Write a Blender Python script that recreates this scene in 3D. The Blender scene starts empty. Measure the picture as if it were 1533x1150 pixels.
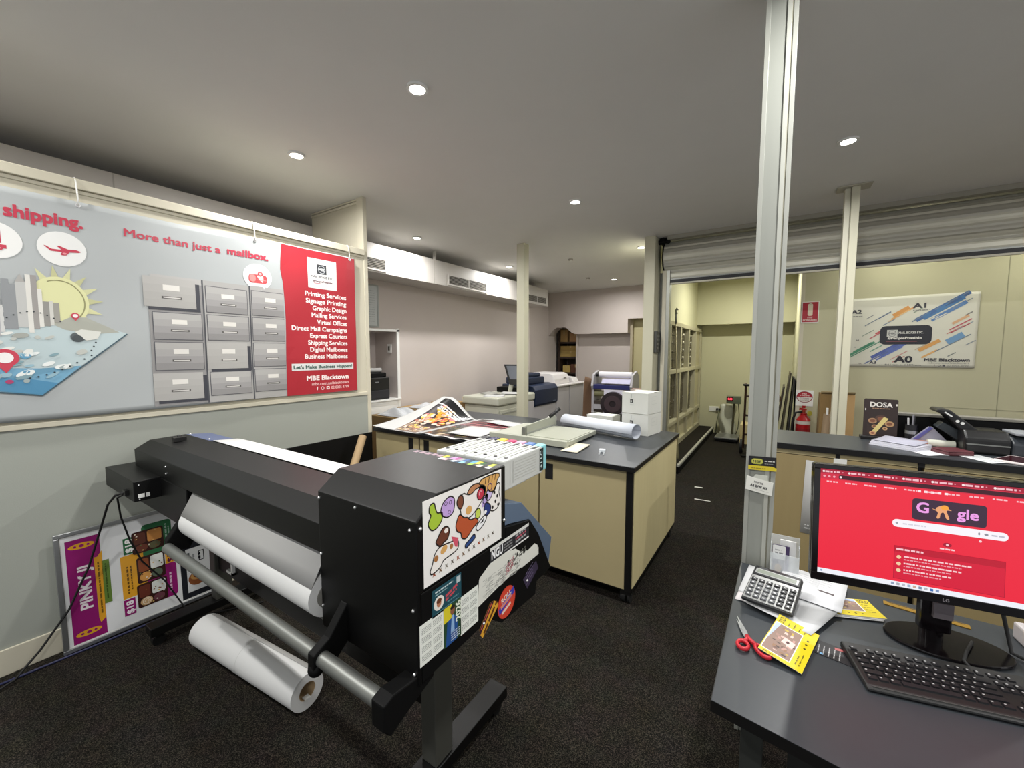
import bpy, bmesh, math, random
from mathutils import Vector, Matrix
random.seed(7)
SC = bpy.context.scene
COL = SC.collection
PI = math.pi

# ------------------------------------------------------------------ camera, world, exposure
def rgb(h, a=1.0):
    """hex sRGB -> linear"""
    h = h.lstrip('#')
    c = [int(h[i:i+2], 16)/255 for i in (0, 2, 4)]
    return tuple((v/12.92 if v <= .04045 else ((v+.055)/1.055)**2.4) for v in c)+(a,)

YAW, PITCH, FPX, EYE = math.radians(33.4), math.atan(47/608), 608.0, 1.6
fw = Vector((-math.sin(YAW)*math.cos(PITCH), math.cos(YAW)*math.cos(PITCH), -math.sin(PITCH)))
rt = Vector((math.cos(YAW), math.sin(YAW), 0))
up = rt.cross(fw)
cam_data = bpy.data.cameras.new('camera')
cam = bpy.data.objects.new('camera', cam_data)
COL.objects.link(cam)
cam_data.sensor_fit = 'HORIZONTAL'
cam_data.sensor_width = 36
cam_data.lens = FPX/1533*36
cam_data.clip_start = .02
cam_data.clip_end = 60
cam.matrix_world = Matrix.Translation((0, 0, EYE)) @ Matrix(((rt.x, up.x, -fw.x), (rt.y, up.y, -fw.y), (rt.z, up.z, -fw.z))).to_4x4()
SC.camera = cam

SC.view_settings.view_transform = 'Standard'
SC.view_settings.look = 'None'
SC.view_settings.gamma = 1
SC.view_settings.use_curve_mapping = False
SC.view_settings.exposure = 0.0

w = bpy.data.worlds.new('world')          # added even fill light, let in by leaving the unseen shop front open
SC.world = w
w.use_nodes = True
w.node_tree.nodes['Background'].inputs[0].default_value = (.95, .97, 1.0, 1)
w.node_tree.nodes['Background'].inputs[1].default_value = WORLD_STRENGTH = 0.80

DOWNLIGHT_W = 26.0
BACK_W = (44.0, 8.0, 8.0)
CEIL = 2.985
# (x, y, warm?)  the ceiling's grid of recessed downlights
DOWNLIGHTS = [(-1.65, 1.60, 'a'), (-2.89, 1.64, 'b'), (-1.63, 3.53, 'c'), (.31, 3.52, 'd'), (-3.72, 3.56, 'e'), (-3.71, 5.55, 'f'),
              (-1.59, 5.50, 'g'), (-2.69, 7.58, 'h')]
HIDDEN_LIGHTS = [(.31, 1.5), (-1.64, -.4), (-2.9, -.4), (.31, -.4), (2.2, 1.5), (2.2, 3.5)]
BACKROOM_LIGHTS = [(-.45, 7.35), (1.05, 5.72), (2.2, 5.72)]

# ------------------------------------------------------------------ materials
MATS = {}
def mat(name, col, rough=.55, metal=0.0, noise=0.0, nscale=40, bump=0.0, bscale=200, emit=0.0, coat=0.0, spec=None, alpha=None, trans=None):
    if name in MATS:
        return MATS[name]
    m = bpy.data.materials.new(name)
    m.use_nodes = True
    nt = m.node_tree
    b = nt.nodes['Principled BSDF']
    c = rgb(col) if isinstance(col, str) else col
    b.inputs['Base Color'].default_value = c
    b.inputs['Roughness'].default_value = rough
    b.inputs['Metallic'].default_value = metal
    if spec is not None:
        b.inputs['Specular IOR Level'].default_value = spec
    if coat:
        b.inputs['Coat Weight'].default_value = coat
    if trans is not None:
        b.inputs['Transmission Weight'].default_value = trans
    if alpha is not None:
        b.inputs['Alpha'].default_value = alpha
    if emit:
        b.inputs['Emission Color'].default_value = c
        b.inputs['Emission Strength'].default_value = emit
        b.inputs['Base Color'].default_value = tuple(v*.04 for v in c[:3])+(1,)
    if noise or bump:
        tc = nt.nodes.new('ShaderNodeTexCoord')
    if noise:
        n = nt.nodes.new('ShaderNodeTexNoise')
        n.inputs['Scale'].default_value = nscale
        n.inputs['Detail'].default_value = 4
        nt.links.new(tc.outputs['Object'], n.inputs['Vector'])
        mx = nt.nodes.new('ShaderNodeMix')
        mx.data_type = 'RGBA'
        mx.inputs[6].default_value = tuple(max(0, v*(1-noise)) for v in c[:3])+(1,)
        mx.inputs[7].default_value = tuple(min(1, v*(1+noise)) for v in c[:3])+(1,)
        nt.links.new(n.outputs['Fac'], mx.inputs[0])
        nt.links.new(mx.outputs[2], b.inputs['Base Color'])
    if bump:
        n2 = nt.nodes.new('ShaderNodeTexNoise')
        n2.inputs['Scale'].default_value = bscale
        n2.inputs['Detail'].default_value = 3
        nt.links.new(tc.outputs['Object'], n2.inputs['Vector'])
        bp = nt.nodes.new('ShaderNodeBump')
        bp.inputs['Strength'].default_value = bump
        bp.inputs['Distance'].default_value = .004
        nt.links.new(n2.outputs['Fac'], bp.inputs['Height'])
        nt.links.new(bp.outputs['Normal'], b.inputs['Normal'])
    MATS[name] = m
    return m

def ink(col, emit=0.0, rough=.5):
    return mat('ink_%s_%g_%g' % (col, emit, rough), col, rough=rough, emit=emit)

def wood(name, c1, c2, rough=.5):
    """grained board: wave bands along the length"""
    m = mat(name, c1, rough)
    nt = m.node_tree
    b = nt.nodes['Principled BSDF']
    tc = nt.nodes.new('ShaderNodeTexCoord')
    mp = nt.nodes.new('ShaderNodeMapping')
    mp.inputs['Scale'].default_value = (1, 1, .12)
    n = nt.nodes.new('ShaderNodeTexNoise')
    n.inputs['Scale'].default_value = 30
    n.inputs['Detail'].default_value = 6
    cr = nt.nodes.new('ShaderNodeMix')
    cr.data_type = 'RGBA'
    cr.inputs[6].default_value = rgb(c1)
    cr.inputs[7].default_value = rgb(c2)
    nt.links.new(tc.outputs['Object'], mp.inputs[0])
    nt.links.new(mp.outputs[0], n.inputs['Vector'])
    nt.links.new(n.outputs['Fac'], cr.inputs[0])
    nt.links.new(cr.outputs[2], b.inputs['Base Color'])
    return m

def carpet_mat():
    m = mat('carpet', '#35302a', .95)
    nt = m.node_tree
    b = nt.nodes['Principled BSDF']
    b.inputs['Specular IOR Level'].default_value = .1
    tc = nt.nodes.new('ShaderNodeTexCoord')
    n1 = nt.nodes.new('ShaderNodeTexNoise'); n1.inputs['Scale'].default_value = 260; n1.inputs['Detail'].default_value = 3
    n2 = nt.nodes.new('ShaderNodeTexNoise'); n2.inputs['Scale'].default_value = 9; n2.inputs['Detail'].default_value = 5
    r1 = nt.nodes.new('ShaderNodeValToRGB')
    e = r1.color_ramp.elements
    e[0].position, e[0].color = .34, CARPET_DARK
    e[1].position, e[1].color = .68, CARPET_LIGHT
    mid = r1.color_ramp.elements.new(.5); mid.color = CARPET_MID
    mx = nt.nodes.new('ShaderNodeMix'); mx.data_type = 'RGBA'; mx.blend_type = 'MULTIPLY'; mx.inputs[0].default_value = .35
    nt.links.new(tc.outputs['Object'], n1.inputs['Vector']); nt.links.new(tc.outputs['Object'], n2.inputs['Vector'])
    nt.links.new(n1.outputs['Fac'], r1.inputs[0])
    nt.links.new(r1.outputs[0], mx.inputs[6]); nt.links.new(n2.outputs['Color'], mx.inputs[7])
    nt.links.new(mx.outputs[2], b.inputs['Base Color'])
    bp = nt.nodes.new('ShaderNodeBump'); bp.inputs['Strength'].default_value = .7; bp.inputs['Distance'].default_value = .006
    nt.links.new(n1.outputs['Fac'], bp.inputs['Height']); nt.links.new(bp.outputs['Normal'], b.inputs['Normal'])
    return m
CARPET_DARK, CARPET_MID, CARPET_LIGHT = rgb('#0d0c0a'), rgb('#1f1d19'), rgb('#4c463d')

M_ceil = mat('ceiling_paint', '#dddcd8', .9, noise=.03, nscale=3)
M_cream = mat('cream_paint', '#c9c3af', .6, noise=.03, nscale=2, bump=.05)
M_grey = mat('grey_wall_paint', '#9c9f96', .65, noise=.03, nscale=2, bump=.08)
M_mauve = mat('pale_mauve_paint', '#c3b9b3', .7, noise=.03, nscale=2, bump=.05)
M_right = mat('warm_white_paint', '#bcb99b', .7, noise=.03, nscale=2, bump=.05)
M_white = mat('white_plastic', '#e6e6e2', .4)
M_offwhite = mat('offwhite_plastic', '#dedbcf', .45)
M_paper = mat('white_paper', '#d8d8d6', .6)
M_sheet = mat('desk_paper', '#bcbcba', .6)
M_paperg = mat('grey_and_shaded_paper', '#a5a4a1', .6)
M_black = mat('black_satin_metal', '#060606', .42, noise=.1, nscale=8, bump=.03, bscale=600, spec=.32)
M_blackm = mat('black_matt', '#050505', .6, spec=.2)
M_plasb = mat('black_plastic', '#151515', .35)
M_rub = mat('black_rubber', '#0d0d0d', .7)
M_alu = mat('aluminium', '#b4b6b6', .32, .9, noise=.06, nscale=60)
M_alud = mat('dull_aluminium', '#8d8f8b', .45, .8, noise=.05, nscale=30)
M_steel = mat('galvanised_steel', '#9b9c94', .42, .7, noise=.06, nscale=12)
M_screw = mat('screw_steel', '#d9d9d9', .3, .9)
M_lam = mat('tan_laminate', '#a79a74', .45, noise=.05, nscale=5)
M_lam2 = wood('beige_laminate', '#9b8a61', '#907f58')
M_lam3 = wood('beige_end_laminate', '#dccf9f', '#d0c393')
M_top = mat('charcoal_worktop', '#303438', .38, noise=.06, nscale=50)
M_edge = mat('black_edging', '#0c0b0b', .4)
M_card = mat('cardboard', '#a98a5b', .85, noise=.08, nscale=12, bump=.1)
M_cardd = mat('brown_cardboard', '#83693f', .85, noise=.08, nscale=12, bump=.1)
M_kraft = mat('kraft_tube', '#a58c68', .8, noise=.06, nscale=20)
M_glow = mat('lamp_glow', (1, .96, .9, 1), emit=14)

# ------------------------------------------------------------------ mesh builder
class B:
    """collects faces, links them as ONE mesh object"""
    def __init__(s, m=None):
        s.v, s.f, s.mi, s.sm, s.mats = [], [], [], [], []
        s.cur = m
    def _m(s, m):
        m = m or s.cur
        if m not in s.mats:
            s.mats.append(m)
        return s.mats.index(m)
    def add(s, verts, faces, m=None, smooth=False):
        k = len(s.v); i = s._m(m)
        s.v += [tuple(p) for p in verts]
        for f in faces:
            s.f.append([k+a for a in f]); s.mi.append(i); s.sm.append(smooth)
        return s
    def box(s, x0, x1, y0, y1, z0, z1, m=None):
        x0, x1 = sorted((x0, x1)); y0, y1 = sorted((y0, y1)); z0, z1 = sorted((z0, z1))
        p = [(x, y, z) for z in (z0, z1) for y in (y0, y1) for x in (x0, x1)]
        return s.add(p, [(0, 2, 3, 1), (4, 5, 7, 6), (0, 1, 5, 4), (2, 6, 7, 3), (0, 4, 6, 2), (1, 3, 7, 5)], m)
    def cyl(s, p0, p1, r, n=24, m=None, r1=None, caps=True, inner=0):
        p0, p1 = Vector(p0), Vector(p1); r1 = r if r1 is None else r1
        d = (p1-p0).normalized()
        a = d.orthogonal().normalized(); b = d.cross(a)
        def ring(c, rr): return [c+a*math.cos(2*PI*k/n)*rr+b*math.sin(2*PI*k/n)*rr for k in range(n)]
        vs = ring(p0, r)+ring(p1, r1)
        s.add(vs, [(k, (k+1) % n, n+(k+1) % n, n+k) for k in range(n)], m, True)
        if inner:
            vi = ring(p0, inner)+ring(p1, inner)
            s.add(vi, [(k, n+k, n+(k+1) % n, (k+1) % n) for k in range(n)], m, True)
            for q, (ro, off) in enumerate(((r, p0), (r1, p1))):
                e = ring(off, ro)+ring(off, inner)
                fs = [(k, n+k, n+(k+1) % n, (k+1) % n) for k in range(n)]
                s.add(e, fs if q == 0 else [f[::-1] for f in fs], m)
        elif caps:
            s.add(ring(p0, r), [tuple(range(n))[::-1]], m)
            s.add(ring(p1, r1), [tuple(range(n))], m)
        return s
    def ball(s, c, r, n=10, m=None, sz=1.0):
        vs, fs = [], []
        for i in range(n+1):
            t = PI*i/n
            for k in range(2*n):
                u = PI*k/n
                vs.append((c[0]+r*math.sin(t)*math.cos(u), c[1]+r*math.sin(t)*math.sin(u), c[2]+r*sz*math.cos(t)))
        for i in range(n):
            for k in range(2*n):
                fs.append((i*2*n+k, (i+1)*2*n+k, (i+1)*2*n+(k+1) % (2*n), i*2*n+(k+1) % (2*n)))
        return s.add(vs, fs, m, True)
    def prism(s, prof, axis, a, b, m=None):
        """2D profile swept along x, y or z from a to b"""
        def P(q, t): return {'x': (t, q[0], q[1]), 'y': (q[0], t, q[1]), 'z': (q[0], q[1], t)}[axis]
        n = len(prof)
        vs = [P(q, a) for q in prof]+[P(q, b) for q in prof]
        s.add(vs, [(k, (k+1) % n, n+(k+1) % n, n+k) for k in range(n)]+[tuple(range(n))[::-1], tuple(range(n, 2*n))], m)
        return s
    def tube(s, pts, r, n=8, m=None):
        pts = [Vector(p) for p in pts]
        vs, fs = [], []
        a = None
        for i, p in enumerate(pts):
            d = (pts[min(i+1, len(pts)-1)]-pts[max(i-1, 0)]).normalized()
            a = d.orthogonal().normalized() if a is None else (a-d*a.dot(d)).normalized()
            b = d.cross(a)
            vs += [p+a*math.cos(2*PI*k/n)*r+b*math.sin(2*PI*k/n)*r for k in range(n)]
        for i in range(len(pts)-1):
            fs += [(i*n+k, i*n+(k+1) % n, (i+1)*n+(k+1) % n, (i+1)*n+k) for k in range(n)]
        fs += [tuple(range(n))[::-1], tuple((len(pts)-1)*n+k for k in range(n))]
        return s.add(vs, fs, m, True)
    def sheet(s, fn, nu, nv, th=.0008, m=None, smooth=True):
        """thin sheet with thickness: fn(u,v) -> point, u,v in 0..1"""
        P = [[Vector(fn(i/nu, j/nv)) for j in range(nv+1)] for i in range(nu+1)]
        top, bot = [], []
        for i in range(nu+1):
            for j in range(nv+1):
                du = P[min(i+1, nu)][j]-P[max(i-1, 0)][j]; dv = P[i][min(j+1, nv)]-P[i][max(j-1, 0)]
                nn = du.cross(dv)
                nn = nn.normalized() if nn.length > 1e-12 else Vector((0, 0, 1))
                top.append(P[i][j]); bot.append(P[i][j]-nn*th)
        W = nv+1; N = len(top)
        fs = []
        for i in range(nu):
            for j in range(nv):
                q = (i*W+j, (i+1)*W+j, (i+1)*W+j+1, i*W+j+1)
                fs.append(q); fs.append(tuple(N+t for t in q[::-1]))
        rim = [i*W for i in range(nu+1)]+[nu*W+j for j in range(1, W)]+[i*W+nv for i in range(nu-1, -1, -1)]+[j for j in range(nv-1, 0, -1)]
        for k in range(len(rim)):
            a_, b_ = rim[k], rim[(k+1) % len(rim)]
            fs.append((b_, a_, N+a_, N+b_))
        return s.add(top+bot, fs, m, smooth)
    def build(s, name, parent=None, bevel=0, local=False, segs=2):
        me = bpy.data.meshes.new(name)
        if parent is None or (local and parent.parent is None):
            off = Vector((0, 0, 0))
        else:
            off = Vector(parent.location) if parent.parent is None else Vector(parent['_w'])
        xs = [p[0] for p in s.v]; ys = [p[1] for p in s.v]; zs = [p[2] for p in s.v]
        c = Vector(((min(xs)+max(xs))/2, (min(ys)+max(ys))/2, min(zs)))
        me.from_pydata([tuple(Vector(p)-c) for p in s.v], [], s.f)
        for m in s.mats:
            me.materials.append(m)
        me.polygons.foreach_set('material_index', s.mi)
        me.polygons.foreach_set('use_smooth', s.sm)
        me.update()
        o = bpy.data.objects.new(name, me)
        COL.objects.link(o)
        if parent is not None:
            o.parent = parent
        o.location = c-off
        o['_w'] = tuple(c)
        if bevel:
            md = o.modifiers.new('bevel', 'BEVEL'); md.width = bevel; md.segments = segs; md.limit_method = 'ANGLE'; md.angle_limit = math.radians(40)
        return o

def tag(o, label=None, cat=None, group=None, kind=None):
    if label: o['label'] = label
    if cat: o['category'] = cat
    if group: o['group'] = group
    if kind: o['kind'] = kind
    return o
def thing(name, label, cat, loc, rz=0, group=None, rot=None):
    o = bpy.data.objects.new(name, None)
    COL.objects.link(o)
    o.empty_display_size = .05
    o.location = loc
    o.rotation_euler = rot if rot else (0, 0, rz)
    o.matrix_world = Matrix.LocRotScale(Vector(loc), o.rotation_euler, None)
    return tag(o, label, cat, group)
def struct(o, label=None): return tag(o, label, None, None, 'structure')

# ------------------------------------------------------------------ flat print: shapes and lettering on a surface
_tc = {}
def text_geo(s, bold):
    k = (s, bold)
    if k not in _tc:
        c = bpy.data.curves.new('lettering', 'FONT')
        c.body = s; c.offset = bold; c.resolution_u = 3; c.fill_mode = 'FRONT'
        o = bpy.data.objects.new('lettering', c)
        m = o.to_mesh()
        vs = [(v.co.x, v.co.y) for v in m.vertices]; fs = [tuple(p.vertices) for p in m.polygons]
        o.to_mesh_clear()
        bpy.data.objects.remove(o); bpy.data.curves.remove(c)
        _tc[k] = (vs, fs)
    return _tc[k]

class Art:
    """print in sheet coordinates (u right, v up, metres); place(u, v, h) maps it onto the sheet's surface"""
    def __init__(s, place, step=.00025, emit=0.0, rough=.5):
        s.b = B(); s.place = place; s.step = step; s.emit = emit; s.rough = rough
    def poly(s, pts, col, L=1, faces=None):
        vs = [s.place(p[0], p[1], s.step*L) for p in pts]
        s.b.add(vs, faces or [tuple(range(len(pts)))], ink(col, s.emit, s.rough))
    cell = None
    def rect(s, u0, v0, u1, v1, col, L=1, n=1):
        if s.cell and n == 1:
            n = max(1, min(14, math.ceil(max(abs(u1-u0), abs(v1-v0))/s.cell)))
        if n == 1:
            return s.poly([(u0, v0), (u1, v0), (u1, v1), (u0, v1)], col, L)
        pts = [(u0+(u1-u0)*i/n, v0+(v1-v0)*j/n) for i in range(n+1) for j in range(n+1)]
        s.poly(pts, col, L, [(i*(n+1)+j, (i+1)*(n+1)+j, (i+1)*(n+1)+j+1, i*(n+1)+j+1) for i in range(n) for j in range(n)])
    def frame(s, u0, v0, u1, v1, t, col, L=1):
        s.rect(u0, v0, u1, v0+t, col, L); s.rect(u0, v1-t, u1, v1, col, L); s.rect(u0, v0, u0+t, v1, col, L); s.rect(u1-t, v0, u1, v1, col, L)
    def rrect(s, u0, v0, u1, v1, r, col, L=1):
        pts = []
        for cx, cy, a in ((u1-r, v0+r, -PI/2), (u1-r, v1-r, 0), (u0+r, v1-r, PI/2), (u0+r, v0+r, PI)):
            pts += [(cx+r*math.cos(a+PI/2*k/5), cy+r*math.sin(a+PI/2*k/5)) for k in range(6)]
        s.poly(pts, col, L)
    def ell(s, u, v, ru, rv, col, L=1, n=28, rot=0):
        c, q = math.cos(rot), math.sin(rot)
        s.poly([(u+ru*math.cos(2*PI*k/n)*c-rv*math.sin(2*PI*k/n)*q, v+ru*math.cos(2*PI*k/n)*q+rv*math.sin(2*PI*k/n)*c) for k in range(n)], col, L)
    def ring(s, u, v, r, t, col, L=1, a0=0, a1=2*PI, n=28, ry=None):
        ry = ry or r
        pts = [(u+(r-t*j)*math.cos(a0+(a1-a0)*k/n), v+(ry-t*j)*math.sin(a0+(a1-a0)*k/n)) for k in range(n+1) for j in (0, 1)]
        s.poly(pts, col, L, [(2*k, 2*k+2, 2*k+3, 2*k+1) for k in range(n)])
    def line(s, pts, t, col, L=1):
        for (a, b), (c, d) in zip(pts, pts[1:]):
            l = math.hypot(c-a, d-b) or 1e-9
            nx, ny = -(d-b)/l*t/2, (c-a)/l*t/2
            s.poly([(a-nx, b-ny), (c-nx, d-ny), (c+nx, d+ny), (a+nx, b+ny)], col, L)
    def blob(s, pts, col, out='#1a1412', t=.004, L=1):
        """smooth closed shape with an outline"""
        n = len(pts); P = []
        for i in range(n):
            p0, p1, p2, p3 = (Vector(pts[(i+k-1) % n]) for k in range(4))
            for q in range(5):
                x = q/5
                P.append(tuple(.5*((2*p1)+(p2-p0)*x+(2*p0-5*p1+4*p2-p3)*x*x+(3*p1-p0-3*p2+p3)*x**3)))
        s.poly(P, col, L)
        if out: s.line(P+[P[0]], t, out, L+1)
    def text(s, t, u, v, size, col, L=1, bold=0.0, align='l', width=None, rot=0):
        vs, fs = text_geo(t, 0.0)
        if not vs: return
        x0 = min(p[0] for p in vs); x1 = max(p[0] for p in vs)
        k = size
        kx = width/(x1-x0) if width else k
        W = (x1-x0)*kx
        sh = {'l': 0, 'c': -W/2, 'r': -W}[align]
        c, q = math.cos(rot), math.sin(rot)
        bd = bold*1.1
        for i_, (ox, oy) in enumerate([(0, 0)] if not bold else [(-bd, -bd), (bd, -bd), (bd, bd), (-bd, bd)]):     # emboldened by overprinting
            out = []
            for x, y in vs:
                X, Y = (x-x0+ox)*kx+sh, (y+oy)*k
                out.append((u+X*c-Y*q, v+X*q+Y*c))
            s.poly(out, col, L+.15*i_, fs)
    def scribble(s, u, v, w, size, col, L=1, rot=0, word=.25):
        """a line of lettering too small in the photograph to read: short bars"""
        x = 0; c, q = math.cos(rot), math.sin(rot)
        while x < w:
            l = min(w-x, random.uniform(.4, 1.6)*word*size*8)
            if l <= 0: break
            p = [(x, 0), (x+l, 0), (x+l, size), (x, size)]
            s.poly([(u+a*c-b*q, v+a*q+b*c) for a, b in p], col, L)
            x += l+size*.6
    def build(s, name='print', parent=None, local=False):
        return s.b.build(name, parent, local=local) if s.b.v else None

def plane_place(o, du, dv, n):
    o, du, dv, n = Vector(o), Vector(du).normalized(), Vector(dv).normalized(), Vector(n).normalized()
    return lambda u, v, h: o+du*u+dv*v+n*h

# ------------------------------------------------------------------ lamps
def downlight(x, y, label, cool=0, watt=None, color=(1, .992, .972)):
    t = thing('downlight', label, 'ceiling light', (x, y, CEIL), group='recessed ceiling downlights')
    B(M_white).cyl((x, y, CEIL-.012), (x, y, CEIL), .056, 28, inner=.042).build('trim_ring', t)
    B(M_glow).cyl((x, y, CEIL-.009), (x, y, CEIL-.004), .0415, 24).build('lens', t)
    ld = bpy.data.lights.new('lamp', 'AREA')
    ld.shape = 'DISK'; ld.size = .08; ld.energy = watt or DOWNLIGHT_W; ld.color = color; ld.spread = math.radians(172)
    lo = bpy.data.objects.new('lamp', ld)
    COL.objects.link(lo)
    lo.location = (x, y, CEIL-.02)
    return t

# ================================================================== THE SETTING
Y0 = -3.0                                   # unseen shop front behind the camera, left unwalled to let fill light in
M_carpet = carpet_mat()
struct(B(M_carpet).box(-4.6, 3.3, Y0, 9.6, -.06, 0).build('floor'))
struct(B(M_ceil).box(-4.6, 3.3, Y0, 9.6, CEIL, CEIL+.1).build('ceiling'))

LX = -4.42
wl = B(M_mauve)
wl.box(LX-.1, LX, Y0, 3.1, 0, CEIL).box(LX-.1, LX, 3.815, 7.40, 0, CEIL).box(LX-.28, LX-.18, 7.40, 8.95, 0, CEIL).box(LX-.2, LX-.1, 7.38, 7.40, 0, CEIL).box(LX-.40, LX-.30, 8.95, 9.6, 0, CEIL).box(LX-.1, LX, 3.1, 3.815, 0, .95).box(LX-.1, LX, 3.1, 3.815, 1.885, CEIL)
wl.box(LX-.5, LX-.45, 3.05, 3.87, .9, 1.93).box(LX-.45, LX-.1, 3.05, 3.1, .9, 1.93).box(LX-.45, LX-.1, 3.815, 3.865, .9, 1.93)
wl.box(LX-.45, LX-.1, 3.1, 3.815, .9, .95).box(LX-.45, LX-.1, 3.1, 3.815, 1.885, 1.93)
struct(wl.build('wall_left'))
tr = B(M_white)
tr.box(LX, LX+.012, 3.815, 3.86, .62, 1.93).box(LX, LX+.012, 3.1, 3.86, 1.885, 1.915).box(LX-.3, LX+.03, 3.1, 3.86, .95, .972)
tr.box(LX, LX+.006, 3.1, 3.86, .60, .95)
struct(tr.build('trim_1', bevel=.002))
# partition with the long banner
PX = -3.155
pw = struct(B(M_grey).box(PX-.08, PX, Y0, 2.37, 0, 1.215).build('wall_partition_lower'))
struct(B(M_cream).box(PX-.08, PX-.003, Y0, 2.37, 1.215, 2.44).build('wall_partition_upper'))
struct(B(M_cream).box(PX-.085, PX+.012, Y0, 2.37, 1.215, 1.243).build('trim_2', bevel=.003))
struct(B(M_cream).box(PX-.09, PX+.02, Y0, 2.37, 2.462, 2.515).box(PX-.085, PX+.004, Y0, 2.37, 2.44, 2.462).build('trim_3', bevel=.004))
struct(B(M_cream).box(PX-.085, PX+.003, 2.37, 2.41, 0, CEIL-.003).build('trim_4', bevel=.003))
struct(B(M_cream).box(PX, PX+.012, Y0, 1.25, 0, .131).build('baseboard_left', bevel=.003))
struct(B(M_blackm).box(PX, PX+.014, 1.25, 2.40, 0, .862).build('wall_partition_kickboard'))
rp = B(M_cream).box(-3.97, PX-.083, 2.385, 2.405, 2.0, CEIL-.05)
rp.box(-3.97, PX-.083, 2.375, 2.412, CEIL-.05, CEIL-.03).box(-3.97, PX-.083, 2.38, 2.41, CEIL-.02, CEIL-.004)
struct(rp.build('wall_partition_return'))

# rear wall of the left room: deep beam with an arch cut in it, recessed wall below
YB, YR = 8.55, 8.83
bp = [(-4.6, CEIL), (-4.6, 2.0), (-4.575, 2.005), (-4.53, 2.07), (-4.46, 2.14), (-4.37, 2.185), (-4.28, 2.175), (-4.21, 2.195), (-4.14, 2.17), (-4.07, 2.11), (-4.0, 2.055), (-3.92, 2.025), (-3.8, 2.02), (-2.715, 2.022), (-2.715, 2.315), (-1.47, 2.315), (-1.47, CEIL)]
struct(B(M_mauve).prism(bp[::-1], 'y', YB, YR).build('wall_back_beam'))
wb = B(M_mauve).box(-3.985, -2.715, YR, YR+.12, 0, 2.03).box(-4.6, -1.47, YR, YR+.12, 2.2, CEIL).box(-2.715, -1.47, YR+.05, YR+.12, 0, 2.3).box(-4.0, -3.95, YR-.04, YR, 0, 2.02)
wb.box(LX-.3, -1.47, 9.5, 9.6, 0, CEIL)
struct(wb.build('wall_back'))
dr = B(mat('olive_beige_door', '#b5ac84', .6)).box(-2.66, -1.5, YR-.02, YR+.05, 0, 2.31)
dr.box(-2.715, -2.66, YR-.1, YR+.05, 0, 2.315, mat('beige_frame', '#a99e86', .6))
struct(dr.build('door_1'))

# wall over the mailbox bank, rear wall and side wall of the back room
struct(B(M_right).box(-1.47, -1.38, 5.36, 8.95, 2.06, CEIL).box(-1.47, -1.43, 5.36, 8.95, 0, 2.06).build('wall_middle'))
struct(B(M_right).box(-1.47, 3.3, 8.95, 9.05, 0, CEIL).build('wall_back_right'))
struct(B(M_right).box(-1.38, .19, 8.62, 8.95, 2.135, CEIL).build('wall_back_right_beam'))
struct(B(M_right).box(.19, .29, 6.30, 8.95, 0, CEIL).build('wall_right_side'))
struct(B(M_right).box(.29, 3.3, 6.30, 6.40, 0, CEIL).build('wall_right'))
struct(B(M_cream).box(.186, .225, 6.2985, 6.30, 0, CEIL).build('trim_5', bevel=.002))
struct(B(mat('panel_joint', '#9c9a82', .7)).box(1.905, 1.911, 6.297, 6.30, 0, CEIL).box(1.5, 3.2, 6.297, 6.30, 1.0, 1.004).build('trim_6'))
struct(B(M_mauve).box(3.2, 3.3, 2.5, 6.30, 0, CEIL).build('wall_right_front'))  # unseen wall, its front part left out to brighten the right-hand ceiling

# posts
def post(x0, x1, y0, y1, z0, z1, m, label):
    return struct(B(m).box(x0, x1, y0, y1, z0, z1).build('column', bevel=.006), label)
M_post = mat('cream_post', '#c4c1aa', .5)
post(-2.878, -2.763, 4.475, 4.59, 0, CEIL, M_post, 'slim cream square post rising behind the workbench')
c1 = post(-1.42, -1.292, 5.05, 5.32, 0, CEIL, M_post, 'wide cream column beside the shutter guide')
c2 = B(mat('cream_post_dark', '#cfccb8', .5)).box(.398, .436, 4.50, 4.60, 0, CEIL-.01)
c2.box(.440, .494, 4.47, 4.58, 0, CEIL-.01, M_post).box(.434, .442, 4.49, 4.57, 0, CEIL-.01, mat('joint_grey', '#8e8c7c', .6))
c2.box(.34, .57, 4.44, 4.60, CEIL-.01, CEIL-.002, mat('ceiling_plate', '#b8b4a4', .6))
struct(c2.build('column', bevel=.002), 'cream boxed column behind the front counter')
M_svc = mat('service_pole', '#90928a', .42, noise=.03, nscale=4)
c3 = B(M_svc).box(-.098, .003, 1.875, 1.975, 0, CEIL-.002)
c3.box(-.098, -.083, 1.871, 1.876, 0, CEIL-.002, mat('service_pole_edge', '#9b9c94', .4))
c3.box(-.031, -.017, 1.869, 1.876, 0, CEIL-.002, mat('service_pole_light', '#a8a9a0', .4)).box(-.012, .003, 1.871, 1.876, 0, CEIL-.002, mat('service_pole_edge', '#9b9c94', .4))
c3.box(-.0172, -.0115, 1.8745, 1.876, 0, CEIL-.002, mat('joint_grey', '#8e8c7c', .6))
struct(c3.build('column', bevel=.001), 'pale grey service pole standing at the back of the desk')

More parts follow.
